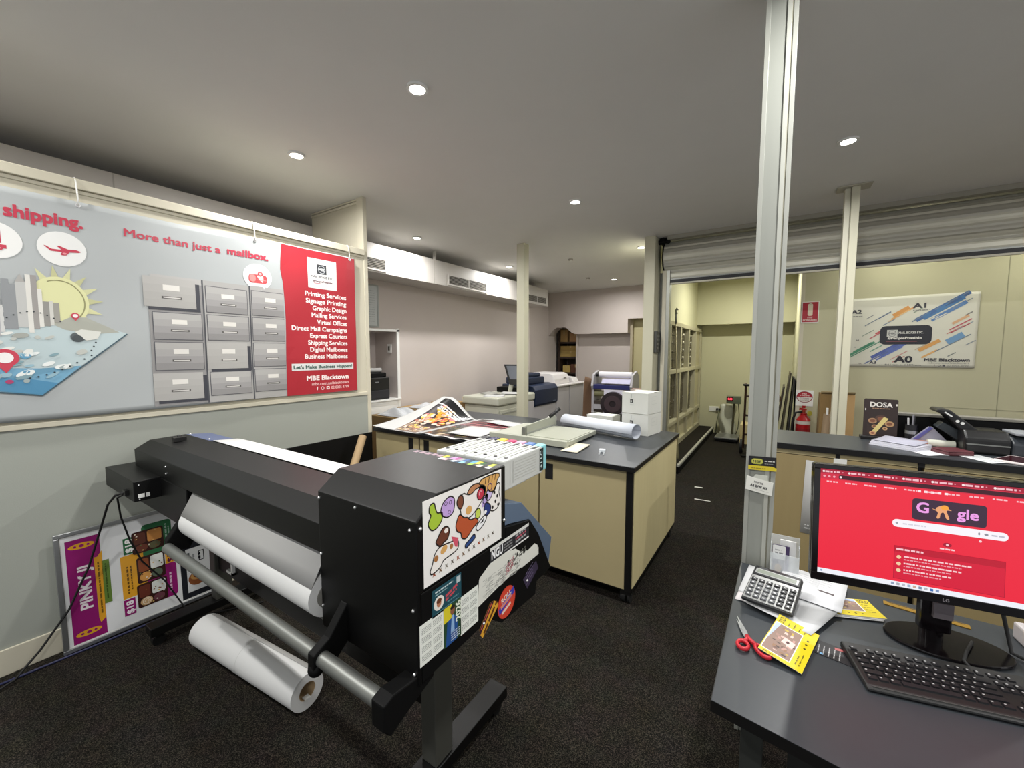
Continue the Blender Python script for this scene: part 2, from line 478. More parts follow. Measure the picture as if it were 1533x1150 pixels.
# lamps
pos = ['nearest the camera above the wide printer', 'above the banner wall', 'over the workbench', 'right of the tall service pole', 'above the left end of the white air duct',
       'by the slim post and the air duct', 'beside the wide cream column', 'farthest back, by the rear beam']
for (x, y, k), wd in zip(DOWNLIGHTS, pos):
    downlight(x, y, 'lit round recessed downlight ' + wd)
for n_, (x, y) in enumerate(HIDDEN_LIGHTS):
    downlight(x, y, 'lit round recessed downlight %s, outside the picture' % ['above the desk monitor', 'in the front row behind the camera', 'in the front row by the banner', 'in the front row right of the camera', 'far right over the front counter end', 'far right behind the front counter'][n_])
for n_, (x, y) in enumerate(BACKROOM_LIGHTS):
    downlight(x, y, 'lit round recessed downlight behind the roller shutter, %s' % ['over the platform scale', 'above the paper-size banner', 'far right of the banner'][n_], watt=BACK_W[n_], color=(1, .99, .86))

# long white air duct with three grilles
t = thing('air_duct', 'long white boxed air duct with slatted vents under the ceiling', 'air duct', (-4.2, 3, 2.535))
DX = -3.985
M_duct = mat('duct_white', '#c0bbb5', .45)
B(M_duct).box(LX+.004, DX, Y0, 7.37, 2.535, 2.865).build('duct_body', t, bevel=.004)
for y in (.93, 4.12, 5.72): B(mat('duct_seam', '#a9a59d', .6)).box(DX, DX+.0015, y-.004, y+.004, 2.537, 2.863).build('joint_strip', t)
B(M_duct).box(-4.02, DX+.004, 4.13, 4.15, 2.865, CEIL-.001).build('hanger', t)
for (y0, y1) in ((2.75, 3.29), (4.41, 5.29), (6.56, 7.29)):
    v = B(mat('vent_dark', '#3a3631', .7)).box(DX, DX+.002, y0, y1, 2.575, 2.69).build('vent', t)
    B(M_duct).box(DX, DX+.01, y0-.02, y1+.02, 2.555, 2.575).box(DX, DX+.01, y0-.02, y1+.02, 2.69, 2.71).box(DX, DX+.01, y0-.02, y0, 2.575, 2.69).box(DX, DX+.01, y1, y1+.02, 2.575, 2.69).box(DX, DX+.009, (y0+y1)/2-.008, (y0+y1)/2+.008, 2.575, 2.69).build('vent_frame', v)
    for k in range(6):
        z = 2.582+k*.0185
        B(mat('vent_slat', '#a8a39a', .5)).prism([(DX+.002, z), (DX+.009, z+.002), (DX+.009, z+.005), (DX+.002, z+.006)], 'y', y0, y1).build('slat', v)

# roller shutter
t = thing('roller_shutter', 'grey steel roller shutter wound up above the opening', 'roller shutter', (1, 5.38, 2.4))
SX0, SX1 = -1.235, 3.15
M_sh = mat('shutter_slat', '#b9b7aa', .42, .15, noise=.05, nscale=6)
M_sh2 = mat('shutter_slat_light', '#d2d0c0', .42, .15, noise=.05, nscale=6)
N = 15; R = .19; cy_, cz_ = 5.39, 2.765
for k in range(N):
    a0 = PI*2*k/N+.15; a1 = a0+2*PI/N
    prof = []
    for q in range(5):
        a = a0+(a1-a0)*q/4; r = R*(1.0 if q not in (0, 4) else .985)+(.006 if q == 3 else 0)
        prof.append((cy_+r*math.cos(a), cz_+r*math.sin(a)))
    for q in range(4, -1, -1):
        a = a0+(a1-a0)*q/4
        prof.append((cy_+(R-.02)*math.cos(a), cz_+(R-.02)*math.sin(a)))
    B(M_sh2 if k % 2 else M_sh).prism(prof, 'x', SX0, SX1).build('slat', t)
B(M_alud).cyl((SX0-.005, cy_, cz_), (SX1, cy_, cz_), .16, 32).build('drum', t)
for k in range(2):
    z = 2.50+k*.075
    B(M_sh if k else M_sh2).prism([(5.30, z), (5.292, z+.02), (5.292, z+.055), (5.30, z+.073), (5.312, z+.073), (5.312, z)], 'x', SX0+.06, SX1).build('slat', t)
B(M_alud).box(SX0+.04, SX1, 5.285, 5.32, 2.485, 2.50).build('bottom_rail', t)
B(mat('shutter_seal', '#14171b', .5)).box(SX0+.04, SX1, 5.288, 5.318, 2.448, 2.485).build('rubber_seal', t)
B(mat('shutter_edge', '#c4c0ae', .5)).box(SX0+.04, SX1, 5.285, 5.32, 2.43, 2.448).build('bottom_edge', t)
B(M_blackm).cyl((SX0-.012, cy_, cz_), (SX0-.004, cy_, cz_), .205, 32).build('end_plate', t)
br = B(M_blackm).box(SX0-.03, SX0-.015, 5.2, 5.36, 2.9, CEIL-.002).box(SX0-.07, SX0+.05, 5.22, 5.34, CEIL-.012, CEIL-.002)
br.cyl((SX0-.06, 5.2, 2.93), (SX0+.05, 5.2, 2.93), .018, 12).ball((SX0-.05, 5.2, 2.93), .028).ball((SX0+.05, 5.2, 2.93), .03).box(SX0-.006, SX0+.004, 5.19, 5.21, 2.9, CEIL-.004)
br.build('bracket', t)
g = B(M_steel).box(-1.252, -1.165, 5.27, 5.37, 0, 2.60)
g.box(-1.252, -1.205, 5.262, 5.271, 0, 2.60, M_cream).box(-1.289, -1.254, 5.30, 5.34, 0, 2.58, M_alud)
g.build('guide_rail', t, bevel=.002)
struct(B(mat('shutter_head', '#9a978a', .6)).box(-1.18, 3.2, 5.14, 5.22, CEIL-.045, CEIL-.001).build('trim_7'))
t = thing('shutter_control', 'small dark shutter control box on the side of the wide column', 'control box', (-1.28, 5.2, 1.6))
B(mat('control_grey', '#3f403c', .5)).box(-1.2915, -1.262, 5.09, 5.25, 1.60, 1.86).build('housing', t, bevel=.004)
for j in range(4):
    for i in range(2):
        B(mat('control_key', '#77766e', .5)).box(-1.262, -1.258, 5.12+i*.06, 5.155+i*.06, 1.64+j*.05, 1.67+j*.05).build('button', t)
t = thing('key_switch', 'small rusty red switch plate low on the wide column', 'switch', (-1.28, 5.18, 1.05))
B(mat('rust_red', '#7c4a34', .6)).box(-1.2915, -1.275, 5.12, 5.24, 1.07, 1.13).build('plate', t, bevel=.003)
B(M_plasb).cyl((-1.275, 5.18, 1.1), (-1.268, 5.18, 1.1), .012, 12).build('keyhole', t)
# smoke detector
for x, y, l in ((-2.66, 5.62, 'small white ceiling sensor beyond the slim post'), (-3.05, 7.2, 'small white ceiling sensor nearest the rear wall')):
    t = thing('ceiling_sensor', l, 'sensor', (x, y, CEIL), group='ceiling sensors')
    B(mat('sensor_grey', '#a9a49c', .6)).cyl((x, y, CEIL-.02), (x, y, CEIL-.001), .035, 20).build('body', t)
    B(M_white).cyl((x, y, CEIL-.03), (x, y, CEIL-.02), .015, 14).build('cap', t)

# ================================================================== BANNER ON THE PARTITION
RED, WH = '#a8232f', '#d9d8d6'
def ban_x(y, z):
    s = .012+.010*math.exp(-((y-1.45)/.16)**2-((z-2.30)/.22)**2)          # puckers below each tie
    s += .007*math.exp(-((y-2.2)/.12)**2-((z-2.33)/.25)**2)
    s += .004*math.sin(y*9+z*3)+.003*math.sin(z*11-y*5)
    s += .006*math.exp(-((y-1.62)/.05)**2)*math.sin(z*8)
    return PX+.012+max(.001, s*.6)
def ban_edge(y): return 2.40+.018*(y-.6)/1.6-.012*math.exp(-((y-1.0)/.35)**2)
t = thing('banner', 'long printed vinyl banner with red services panel tied to the cream partition', 'banner', (PX+.01, 1.0, 1.26))
def bfn(u, v):
    y = -.9+3.155*u
    z0 = 1.262-.006*math.sin(y*3); z1 = ban_edge(y)-.001
    z = z0+(z1-z0)*v
    return (ban_x(y, z), y, z)
B(mat('banner_vinyl', '#a9adad', .42)).sheet(bfn, 130, 36, .0008).build('sheet', t)
A = Art(lambda u, v, h: (ban_x(u, v)+.0012+h*2.2, u, v), rough=.42)
A.cell = .05
# red services panel, cut into a grid so that it follows the folds
pts, fs = [], []
for i in range(13):
    v = 1.268+(2.408-1.268)*i/12
    l = 1.635-.018*math.exp(-((v-2.25)/.08)**2)+.008*math.exp(-((v-1.85)/.2)**2)
    for j in range(9): pts.append((l+(2.252-l)*j/8, v))
for i in range(12):
    for j in range(8): fs.append((i*9+j, i*9+j+1, i*9+j+10, i*9+j+9))
A.poly(pts, RED, 1, fs)
A.rect(1.832, 2.115, 2.078, 2.349, WH, 2)
A.rect(1.91, 2.231, 1.99, 2.306, '#33363a', 3)
A.ring(1.95, 2.268, .031, .004, '#b9bcc0', 4)
A.text('MBE', 1.95, 2.258, .028, '#d9dadb', 4, .02, 'c')
A.text('MAIL BOXES ETC.', 1.955, 2.199, .025, '#3d3d40', 3, .01, 'c', .19)
A.text('#PeoplePossible', 1.955, 2.165, .02, '#6b3a44', 3, .02, 'c', .165)
A.line([(1.878, 2.155), (1.96, 2.155)], .004, '#b8586a', 3)
for k, s in enumerate(('Printing Services', 'Signage Printing', 'Graphic Design', 'Mailing Services', 'Virtual Offices', 'Direct Mail Campaigns', 'Express Couriers', 'Shipping Services', 'Digital Mailboxes', 'Business Mailboxes')):
    A.text(s, 2.163, 2.051-k*.0553, .05, '#f7e9e6', 2, .022, 'r', [.36, .355, .30, .31, .265, .475, .33, .35, .335, .38][k])
A.rect(1.674, 1.459, 2.218, 1.514, WH, 2)
A.text("Let's Make Business Happen!", 1.946, 1.474, .036, '#31584e', 4, .025, 'c', .515)
A.text('MBE Blacktown', 2.166, 1.378, .052, '#f7e9e6', 2, .03, 'r', .375)
A.text('mbe.com.au/blacktown', 2.166, 1.336, .034, '#eec4c2', 2, .01, 'r', .335)
A.text('f', 1.872, 1.297, .036, '#f7e9e6', 2, .03); A.ring(1.922, 1.309, .014, .004, '#f7e9e6', 2); A.rrect(1.957, 1.296, 1.985, 1.322, .006, '#f7e9e6', 2); A.rect(1.966, 1.304, 1.976, 1.313, RED, 3)
A.text('02 8005 4799', 2.166, 1.297, .034, '#eec4c2', 2, .01, 'r', .165)
# headlines
TXR = '#b93349'
A.text('shipping.', .332, 2.258, .083, TXR, 1, .03, 'l', .262)
A.text('door to door', .13, 2.258, .083, TXR, 1, .03, 'r', .42)
A.text('More than just a', .760, 2.258, .062, TXR, 1, .018, 'l', .476)
A.text('mailbox.', 1.278, 2.262, .064, TXR, 1, .03, 'l', .255)
# round icons: van, aeroplane, letter box
A.ell(.29, 2.135, .092, .088, '#dededb', 1); A.ell(.515, 2.135, .088, .088, '#dededb', 1)
A.ell(1.46, 2.137, .094, .090, '#e6e7e8', 1)
A.rect(.22, 2.122, .315, 2.18, TXR, 2); A.rect(.228, 2.13, .307, 2.172, '#d3a0a2', 3); A.poly([(.20, 2.098), (.33, 2.098), (.33, 2.116), (.20, 2.116)], TXR, 2); A.ell(.305, 2.099, .014, .012, TXR, 3); A.ell(.305, 2.099, .006, .005, '#dededb', 4)
A.poly([(.450, 2.143), (.457, 2.143), (.477, 2.130), (.512, 2.131), (.495, 2.148), (.505, 2.150), (.535, 2.137), (.565, 2.140), (.583, 2.133), (.575, 2.127), (.54, 2.123), (.528, 2.105), (.511, 2.103), (.507, 2.108), (.513, 2.120), (.473, 2.119)], TXR, 2)
A.ell(.522, 2.113, .008, .005, '#d98a90', 3)
A.rrect(1.40, 2.092, 1.52, 2.152, .02, '#c94b4f', 2); A.rrect(1.405, 2.10, 1.445, 2.15, .018, '#dc8b88', 3); A.ell(1.475, 2.158, .017, .017, '#c94b4f', 3); A.ell(1.475, 2.158, .009, .009, '#e9b0b0', 4); A.line([(1.45, 2.115), (1.515, 2.115)], .004, '#e39b98', 3)
# filing cabinets
GR = ['#a09f9e', '#8f8d8c', '#afadab', '#979594', '#7c7a79']
A.rect(.845, 1.275, 1.120, 2.03, '#8d8b8a', 1); A.rect(1.125, 1.272, 1.400, 2.066, '#a5a3a0', 1); A.rect(1.404, 1.27, 1.632, 2.07, '#a5a3a0', 1)
A.rect(.86, 2.03, 1.12, 2.066, '#b1afac', 1)
A.rect(1.118, 1.272, 1.127, 2.066, '#4a4b50', 2); A.rect(1.397, 1.27, 1.406, 2.066, '#4a4b50', 2)
def drawer(u0, u1, v0, v1, openv=0, clip=9):
    u1c = min(u1, clip)
    if openv:
        A.rect(u0+.02, v0-.018, u1c+.022, v1-.02, '#3a3b42', 3)
    else:
        A.rect(u0-.004, v0-.004, min(u1+.004, clip), v1+.004, '#55555a', 3)
    n = 4
    for k in range(n):      # brushed-steel gradation of the printed drawer front
        A.rect(u0, v0+(v1-v0)*k/n, u1c, v0+(v1-v0)*(k+1)/n, ['#8b8988', '#979594', '#a19f9d', '#a9a7a4'][k] if not openv else ['#a3a19d', '#a6a4a0', '#aaa8a4', '#aeaca8'][k], 4)
    cu, w = (u0+u1)/2+.005, u1-u0
    A.rect(cu-w*.16, v0+(v1-v0)*.58, cu+w*.16, v0+(v1-v0)*.76, '#dad7d0', 5)
    A.rect(cu-w*.19, v0+(v1-v0)*.30, cu+w*.20, v0+(v1-v0)*.38, '#55524f', 5); A.rect(cu-w*.16, v0+(v1-v0)*.32, cu+w*.17, v0+(v1-v0)*.36, '#c9c6c1', 6)
drawer(.825, 1.083, 1.876, 2.052, 1); drawer(.863, 1.106, 1.682, 1.842); drawer(.863, 1.106, 1.494, 1.662); drawer(.846, 1.097, 1.305, 1.474, 1)
drawer(1.140, 1.382, 1.866, 2.030); drawer(1.140, 1.386, 1.684, 1.846); drawer(1.127, 1.372, 1.492, 1.666, 1); drawer(1.140, 1.386, 1.318, 1.470)
for v0, v1 in ((1.868, 2.036), (1.688, 1.848), (1.502, 1.668), (1.322, 1.48)): drawer(1.414, 1.648, v0, v1, 0, 1.632)
# printed model town with sun
SUN = '#d3d3a0'
for k in range(16):
    a = 2*PI*k/16+.1
    if -1.2 < (a if a < PI else a-2*PI) < 2.2:
        A.poly([(.49+.095*math.cos(a-.17), 1.862+.115*math.sin(a-.17)), (.49+.165*math.cos(a), 1.862+.185*math.sin(a)), (.49+.095*math.cos(a+.17), 1.862+.115*math.sin(a+.17))], '#c9c99a' if k % 2 else '#b9b98c', 1)
A.ell(.49, 1.862, .108, .128, SUN, 2); A.ring(.49, 1.862, .094, .005, '#8a885e', 3, -.9, 2.0, ry=.112)
A.poly([(.742, 1.709), (.60, 1.76), (.45, 1.75), (.33, 1.73), (.05, 1.68), (-.2, 1.60), (-.2, 1.50), (.18, 1.43), (.403, 1.385), (.55, 1.53)], '#b3c2c4', 3)
A.poly([(-.2, 1.50), (.18, 1.43), (.403, 1.385), (.55, 1.53), (.40, 1.52), (.2, 1.53), (0, 1.56)], '#6fa0bb', 4)
A.poly([(.2, 1.43), (.403, 1.385), (.46, 1.442), (.36, 1.47), (.25, 1.48)], '#4d88ab', 5)
A.line([(.18, 1.425), (.403, 1.382), (.742, 1.707)], .006, '#3d5560', 6)
A.poly([(.46, 1.745), (.52, 1.785), (.58, 1.79), (.66, 1.745), (.71, 1.715), (.60, 1.70), (.5, 1.72)], '#a2a398', 4)
for u0, u1, v0, v1, c in ((.300, .345, 1.715, 1.93, '#8b8e90'), (.302, .325, 1.93, 1.955, '#8b8e90'), (.345, .378, 1.725, 1.945, '#b9b9b6'), (.378, .395, 1.70, 1.985, '#d6d4cd'), (.395, .415, 1.72, 1.985, '#97938f'), (.415, .43, 1.73, 1.92, '#d6d4cd'), (.43, .452, 1.735, 1.86, '#8d8b86'), (.452, .465, 1.74, 1.865, '#c7c6bf'), (.465, .487, 1.755, 1.857, '#96948c'), (.18, .29, 1.68, 1.88, '#a9aaab'), (.29, .302, 1.70, 1.83, '#c9c9c6'), (.05, .17, 1.64, 1.80, '#b1b2b2')):
    A.rect(u0, v0, u1, v1, c, 5)
A.poly([(.345, 1.945), (.362, 1.985), (.378, 1.945)], '#a5a29e', 5)
for k in range(60):
    u, v = random.uniform(.1, .62), random.uniform(1.45, 1.70)
    if v < 1.39+ (u-.403)*.96+.03 and u > .403: continue
    if v < 1.44: continue
    c = random.choice(['#cfd6d4', '#8fb0bd', '#5d93b0', '#7d9aa2', '#dfe2df', '#9aa7a6'] if v < 1.6 else ['#d9dad4', '#b5b7b0', '#9d9f98', '#c6c8c2'])
    A.ell(u, v, random.uniform(.01, .03), random.uniform(.006, .014), c, 7, 10, random.uniform(0, .6))
A.ell(.545, 1.683, .028, .026, '#4f5658', 8); A.poly([(.535, 1.71), (.56, 1.725), (.635, 1.715), (.62, 1.675), (.575, 1.665)], '#cfd0c8', 8); A.ell(.543, 1.676, .02, .018, '#3f4648', 9)
for k in range(9): A.ell(.31+k*.022, 1.77+.035*math.sin(k*.42), .0035, .0035, '#33383b', 8, 8)
for k in range(9): A.ell(.59-k*.028, 1.585-.115*math.sin(k*.17), .0042, .0042, '#27333a', 8, 8)
for k in range(5): A.ell(.60+.012*math.sin(k), 1.70-k*.022, .004, .004, '#33383b', 8, 8)
for (u, v, s) in ((.293, 1.575, 1.0), (.542, 1.795, .36)):
    A.poly([(u-.040*s, v-.012*s), (u, v-.075*s), (u+.040*s, v-.012*s)], '#c03a4e', 8); A.ell(u, v, .045*s, .043*s, '#c03a4e', 8); A.ell(u, v, .027*s, .026*s, '#e8e4e2', 9)
A.ell(.30, 1.458, .013, .010, '#a83a66', 8)
A.build('print', t)
for y in (-.35, .585, 1.45, 2.205):
    zt = ban_edge(y)-.02
    e = B(M_screw).cyl((ban_x(y, zt)-.003, y, zt), (ban_x(y, zt)+.004, y, zt), .011, 16, inner=.005).build('eyelet', t)
    B(M_white).tube([(ban_x(y, zt)+.004, y, zt-.006), (PX+.03, y, zt+.03), (PX+.026, y-.003, 2.50), (PX+.01, y-.003, 2.519), (PX-.05, y-.003, 2.519)], .0032).build('cable_tie', t)

# ================================================================== FRAMED SIGN LEANING ON THE PARTITION
sw, sh = .705, .645
t = thing('poster_frame', 'silver snap frame with a magenta food menu poster, leaning on the grey partition', 'sign', (-3.09, .388, .004))
sdir = Vector((-.045, 0, 1)).normalized(); snrm = Vector((1, 0, .045)).normalized(); so = Vector((-3.085, .388, .008))
spl = plane_place(so, (0, 1, 0), sdir, snrm)
def slab(b, u0, u1, v0, v1, h0, h1, m=None):
    p = [spl(u, v, h) for h in (h0, h1) for v in (v0, v1) for u in (u0, u1)]
    b.add(p, [(0, 2, 3, 1), (4, 5, 7, 6), (0, 1, 5, 4), (2, 6, 7, 3), (0, 4, 6, 2), (1, 3, 7, 5)], m)
    return b
slab(B(M_white), .008, sw-.008, .008, sh-.008, 0, .006).build('backing_panel', t)
for a in ((0, sw, 0, .022), (0, sw, sh-.022, sh), (0, .022, .022, sh-.022), (sw-.022, sw, .022, sh-.022)):
    slab(B(M_alu), *a, 0, .016).build('frame_rail', t, bevel=.003)
A = Art(lambda u, v, h: spl(u, v, .0065+h), rough=.25)
MG, OR, GN = '#8e1d6a', '#e0a12c', '#2f6b43'
A.rect(.025, .03, sw-.025, sh-.03, '#e3e4e4', 1)
A.rect(.040, .03, .170, .595, MG, 2)
for v in (.555, .075): A.ell(.10, v, .050, .016, OR, 3); A.ell(.10, v, .010, .008, MG, 4); A.ell(.075, v, .006, .006, MG, 4); A.ell(.125, v, .006, .006, MG, 4)
A.text('PINKY JI', .122, .205, .064, '#f0e6ea', 3, .03, 'l', .235, PI/2)
A.poly([(.148, .10), (.168, .12), (.175, .50), (.155, .47), (.142, .47), (.142, .13)], OR, 3); A.scribble(.16, .15, .29, .007, '#7a5a20', 4, PI/2, .4)
A.rect(.170, .195, .200, .44, '#66843a', 3); A.scribble(.187, .22, .2, .006, '#3d5522', 4, PI/2, .4)
# three meal trays
def tray(u, v, w, h, curry):
    A.rrect(u, v, u+w, v+h, .012, '#3a211c', 4)
    A.rrect(u+w*.48, v+h*.42, u+w*.94, v+h*.94, .01, curry[0], 5); A.rrect(u+w*.06, v+h*.42, u+w*.42, v+h*.92, .01, curry[1], 5)
    A.ell(u+w*.28, v+h*.22, w*.20, h*.17, curry[2], 5); A.ell(u+w*.70, v+h*.22, w*.19, h*.16, curry[3], 5)
    for k in range(14): A.ell(u+w*random.uniform(.1, .9), v+h*random.uniform(.1, .9), w*.03, h*.025, random.choice(['#d9b36a', '#7a4a2a', '#5a6b3a', '#e8dcc8']), 6, 8)
A.rrect(.345, .365, .485, .575, .02, GN, 3); A.rect(.262, .43, .31, .525, GN, 3); A.text('$18', .30, .44, .042, '#f2f2ee', 4, .03, 'l', .075, PI/2)
tray(.300, .415, .145, .130, ('#c98a4a', '#5b3328', '#6b3a2c', '#5c5a40')); A.scribble(.462, .40, .15, .009, '#9cb8a4', 4, PI/2); A.scribble(.474, .43, .10, .006, '#9cb8a4', 4, PI/2)
A.rect(.245, .175, .405, .425, OR, 2); A.rect(.445, .30, .492, .385, OR, 3); A.text('$18', .484, .308, .042, '#5a1c40', 4, .03, 'l', .072, PI/2)
tray(.312, .235, .130, .155, ('#e6e6e0', '#8b4a2c', '#d69a50', '#5d6a58')); A.scribble(.275, .20, .16, .008, '#6b4a18', 4, PI/2); A.scribble(.29, .22, .14, .006, '#6b4a18', 4, PI/2)
A.rrect(.355, .09, .495, .30, .02, MG, 3); A.rect(.245, .075, .295, .170, MG, 3); A.text('$18', .285, .085, .042, '#f2e6ee', 4, .03, 'l', .072, PI/2)
tray(.305, .090, .140, .140, ('#e3e5de', '#6b3528', '#d0a878', '#6b3f48')); A.ring(.345, .122, .02, .004, '#e8d8c0', 7); A.ring(.345, .122, .011, .003, '#e8d8c0', 7); A.scribble(.468, .12, .12, .010, '#d9b8cc', 4, PI/2)
# dark right-hand column of the poster
A.rect(.515, .03, .680, .595, '#22242a', 2); A.rect(.545, .47, .62, .57, '#cfd3cf', 3); A.ell(.582, .52, .02, .025, '#8fa88a', 4)
A.ell(.56, .425, .032, .032, '#8d9296', 3); A.rect(.545, .065, .680, .345, '#d6d8d8', 3); A.scribble(.565, .24, .08, .012, '#5a5d60', 4, PI/2); A.scribble(.59, .25, .06, .010, '#8a8d90', 4, PI/2)
A.frame(.612, .25, .642, .315, .005, '#26262a', 4); A.scribble(.622, .262, .04, .012, '#26262a', 4, PI/2)
A.ell(.60, .145, .050, .046, '#8a5230', 4); A.ell(.602, .160, .040, .026, '#b98a50', 5); A.ell(.595, .163, .018, .014, '#6b2a1c', 6); A.ell(.618, .158, .014, .012, '#d8c49a', 6)
A.build('print', t)
# blue floor cable and the printer's leads
t = B(mat('cable_navy', '#22264a', .5)).tube([(-3.075, .12, .006), (-3.06, .38, .006), (-3.045, .7, .006), (-3.02, 1.1, .006), (-2.97, 1.5, .006)], .006).build('floor_cable')
tag(t, 'thin dark blue cable lying on the carpet along the leaning poster frame', 'cable')

# ================================================================== WIDE-FORMAT PRINTER
t = P = thing('wide_format_printer', 'black wide-format roll printer on a castored stand, its end cover plastered with stickers', 'printer', (-1.9, 1.05, 0))
HX0, HX1 = -3.0, -1.185
B(M_black).prism([(.705, .965), (.705, 1.06), (.775, 1.102), (.945, 1.106), (.985, 1.07), (.985, .965)][::-1], 'x', HX0, HX1).build('hood', t, bevel=.003)
B(M_blackm).box(HX0+.02, HX1, .80, 1.12, .78, .965).box(HX0+.02, HX1, .985, 1.12, .965, 1.045).build('beam', t, bevel=.004)
# left housing with the electronics box
B(M_black).prism([(.705, .77), (.705, .965), (1.12, .965), (1.12, .70), (.85, .70)], 'x', HX0, -2.28).build('left_housing', t, bevel=.004)
e = B(M_black).box(-3.09, -2.61, .60, .745, .868, .970).build('electronics_box', t, bevel=.003)
B(M_plasb).box(-2.74, -2.70, .588, .60, .885, .912).build('power_socket', e)
B(M_white).box(-2.625, -2.609, .615, .64, .885, .905).box(-2.625, -2.609, .645, .66, .885, .905).build('port', e)
for y, z in ((.62, .95), (.72, .95), (.62, .878)): B(M_screw).ball((-2.609, y, z), .004, 5).build('screw', e)
for x, z in ((-2.52, 1.035), (-2.52, 1.0)): B(M_screw).ball((x, .704, z), .005, 5).build('screw', t)
c = B(M_plasb).box(-2.86, -2.80, .835, .885, 1.106, 1.122).box(-2.90, -2.86, .85, .875, 1.106, 1.116).box(-2.80, -2.77, .82, .86, 1.106, 1.128).ball((-2.83, .86, 1.124), .012, 6).build('cable_clip', t)
# blue steel tray and white media at the back
bt = B(mat('blue_tray', '#5a6484', .4, .2)).prism([(.955, 1.100), (1.085, 1.086), (1.085, 1.078), (.955, 1.092)], 'x', -3.03, -2.70).build('media_tray', t)
for x in (-3.0, -2.73): B(M_screw).ball((x, .968, 1.101), .006, 5).build('screw', bt)
def feed(u, v):
    y = .975+v*.21
    z = 1.097-.02*v-.10*max(0, v-.62)**1.3
    return (-2.70+1.55*u, y, z)
B(M_paper).sheet(feed, 4, 10, .001).build('media_sheet', t)
B(M_paperg).cyl((-2.72, 1.17, .96), (-1.2, 1.17, .96), .075, 28).build('supply_roll', t)
# paper from the hood down to the front roll
def front(u, v):
    x = -2.245+1.055*u
    if v < .6:
        k = v/.6; return (x, .735-.072*k, .985-.125*k)
    a = math.radians(215-75*(v-.6)/.4)
    return (x, .725+.066*math.cos(a)*1.0, .828-.066*math.sin(a)*-1.0 if False else .822+.066*math.sin(PI-a+PI/2-.35))
fr = B(M_paperg)  # white media like the roll, its shade put into the grey colour
p = [(.735, .985), (.668, .862)]
fr.sheet(lambda u, v: (-2.240+1.05*u, p[0][0]+(p[1][0]-p[0][0])*v, p[0][1]+(p[1][1]-p[0][1])*v), 2, 3, .001)
fr.build('hanging_media', t)
rc = (.725, .820); rr = .069
rl = B(M_paper).cyl((-2.24, rc[0], rc[1]), (-1.19, rc[0], rc[1]), rr, 40).build('media_roll', t)
B(mat('core_grey', '#77756f', .8)).cyl((-2.243, rc[0], rc[1]), (-1.187, rc[0], rc[1]), .040, 28).build('core', rl)
B(M_alud).cyl((-2.3, .74, .71), (-1.19, .74, .71), .007, 10).build('guide_bar', t)
B(M_blackm).prism([(.62, .70), (.62, .755), (.72, .90), (.80, .96), (.80, .86), (.70, .69)], 'x', -2.30, -2.262).build('left_arm', t, bevel=.004)
tb = B(M_alud).cyl((-2.255, .618, .727), (-.785, .618, .727), .0215, 28).build('take_up_tube', t)
B(M_blackm).prism([(.588, .69), (.59, .75), (.64, .775), (.70, .85), (.735, .85), (.71, .74), (.65, .685)], 'x', -1.085, -1.055).ball((-1.07, .605, .70), .022, 8).build('middle_arm', t, bevel=.004)
B(M_blackm).prism([(.59, .685), (.59, .752), (.62, .762), (.76, .745), (.76, .715), (.66, .68), (.61, .66)], 'x', -.805, -.757).build('right_arm', t, bevel=.004)
# right-hand end cover
EX0, EX1 = -1.19, -.752
ec = B(M_black).prism([(.70, .726), (.70, 1.17), (.775, 1.224), (1.10, 1.224), (1.10, .975), (.712, .975), (.712, .726)][::-1], 'x', EX0, EX1).build('end_cover', t, bevel=.004)
B(M_blackm).prism([(.713, .728), (.713, .973), (1.10, .973), (1.10, 1.01), (1.15, 1.0), (1.266, .978), (1.33, .90), (1.432, .72), (1.315, .715), (1.305, .668), (1.08, .682), (1.01, .735), (.95, .735)][::-1], 'x', EX0+.012, EX1-.0005).build('lower_cover', t, bevel=.002)
for x, z in ((-1.18, 1.15), (-1.0, 1.157), (-.775, 1.145), (-1.18, .97), (-.768, .93), (-1.18, .80), (-.768, .755)): B(M_screw).ball((x, .699, z), .0048, 5).build('screw', ec)
for y, z in ((.712, 1.15), (1.09, 1.04), (.975, .742), (1.24, .755)): B(M_screw).ball((EX1+.001, y, z), .0055, 5).build('screw', ec)
# blue rear cover
M_blue = mat('blue_grey_steel', '#66788f', .4, .25)
B(M_blue).prism([(1.10, 1.09), (1.222, 1.056), (1.458, .835), (1.432, .722), (1.405, .724), (1.40, .78), (1.275, .975), (1.15, 1.003), (1.10, 1.01)][::-1], 'x', -1.12, EX1-.012).build('rear_cover', t, bevel=.002)
B(M_screw).ball((EX1-.008, 1.418, .742), .006, 6).build('screw', t)
# stand
for x in (-1.0, -2.80):
    B(mat('stand_grey', '#4a4a44', .45, .3)).box(x-.035, x+.035, .97, 1.06, .115, .80).build('leg_post', t, bevel=.004)
    B(M_black).box(x-.045, x+.045, .66, 1.41, .066, .116).build('foot', t, bevel=.004)
    for y in (.70, 1.37):
        cs = B(M_plasb).cyl((x-.02, y, .03), (x+.02, y, .03), .03, 18).build('castor', t)
        B(M_black).box(x-.026, x+.026, y-.018, y+.018, .045, .066).build('castor_fork', cs)
B(M_black).box(-2.765, -1.035, .99, 1.04, .30, .44).build('cross_beam', t, bevel=.004)
B(M_white).box(-2.62, -2.54, .975, .99, .335, .35).box(-2.56, -2.54, .975, .99, .335, .40).build('tag_holder', t)
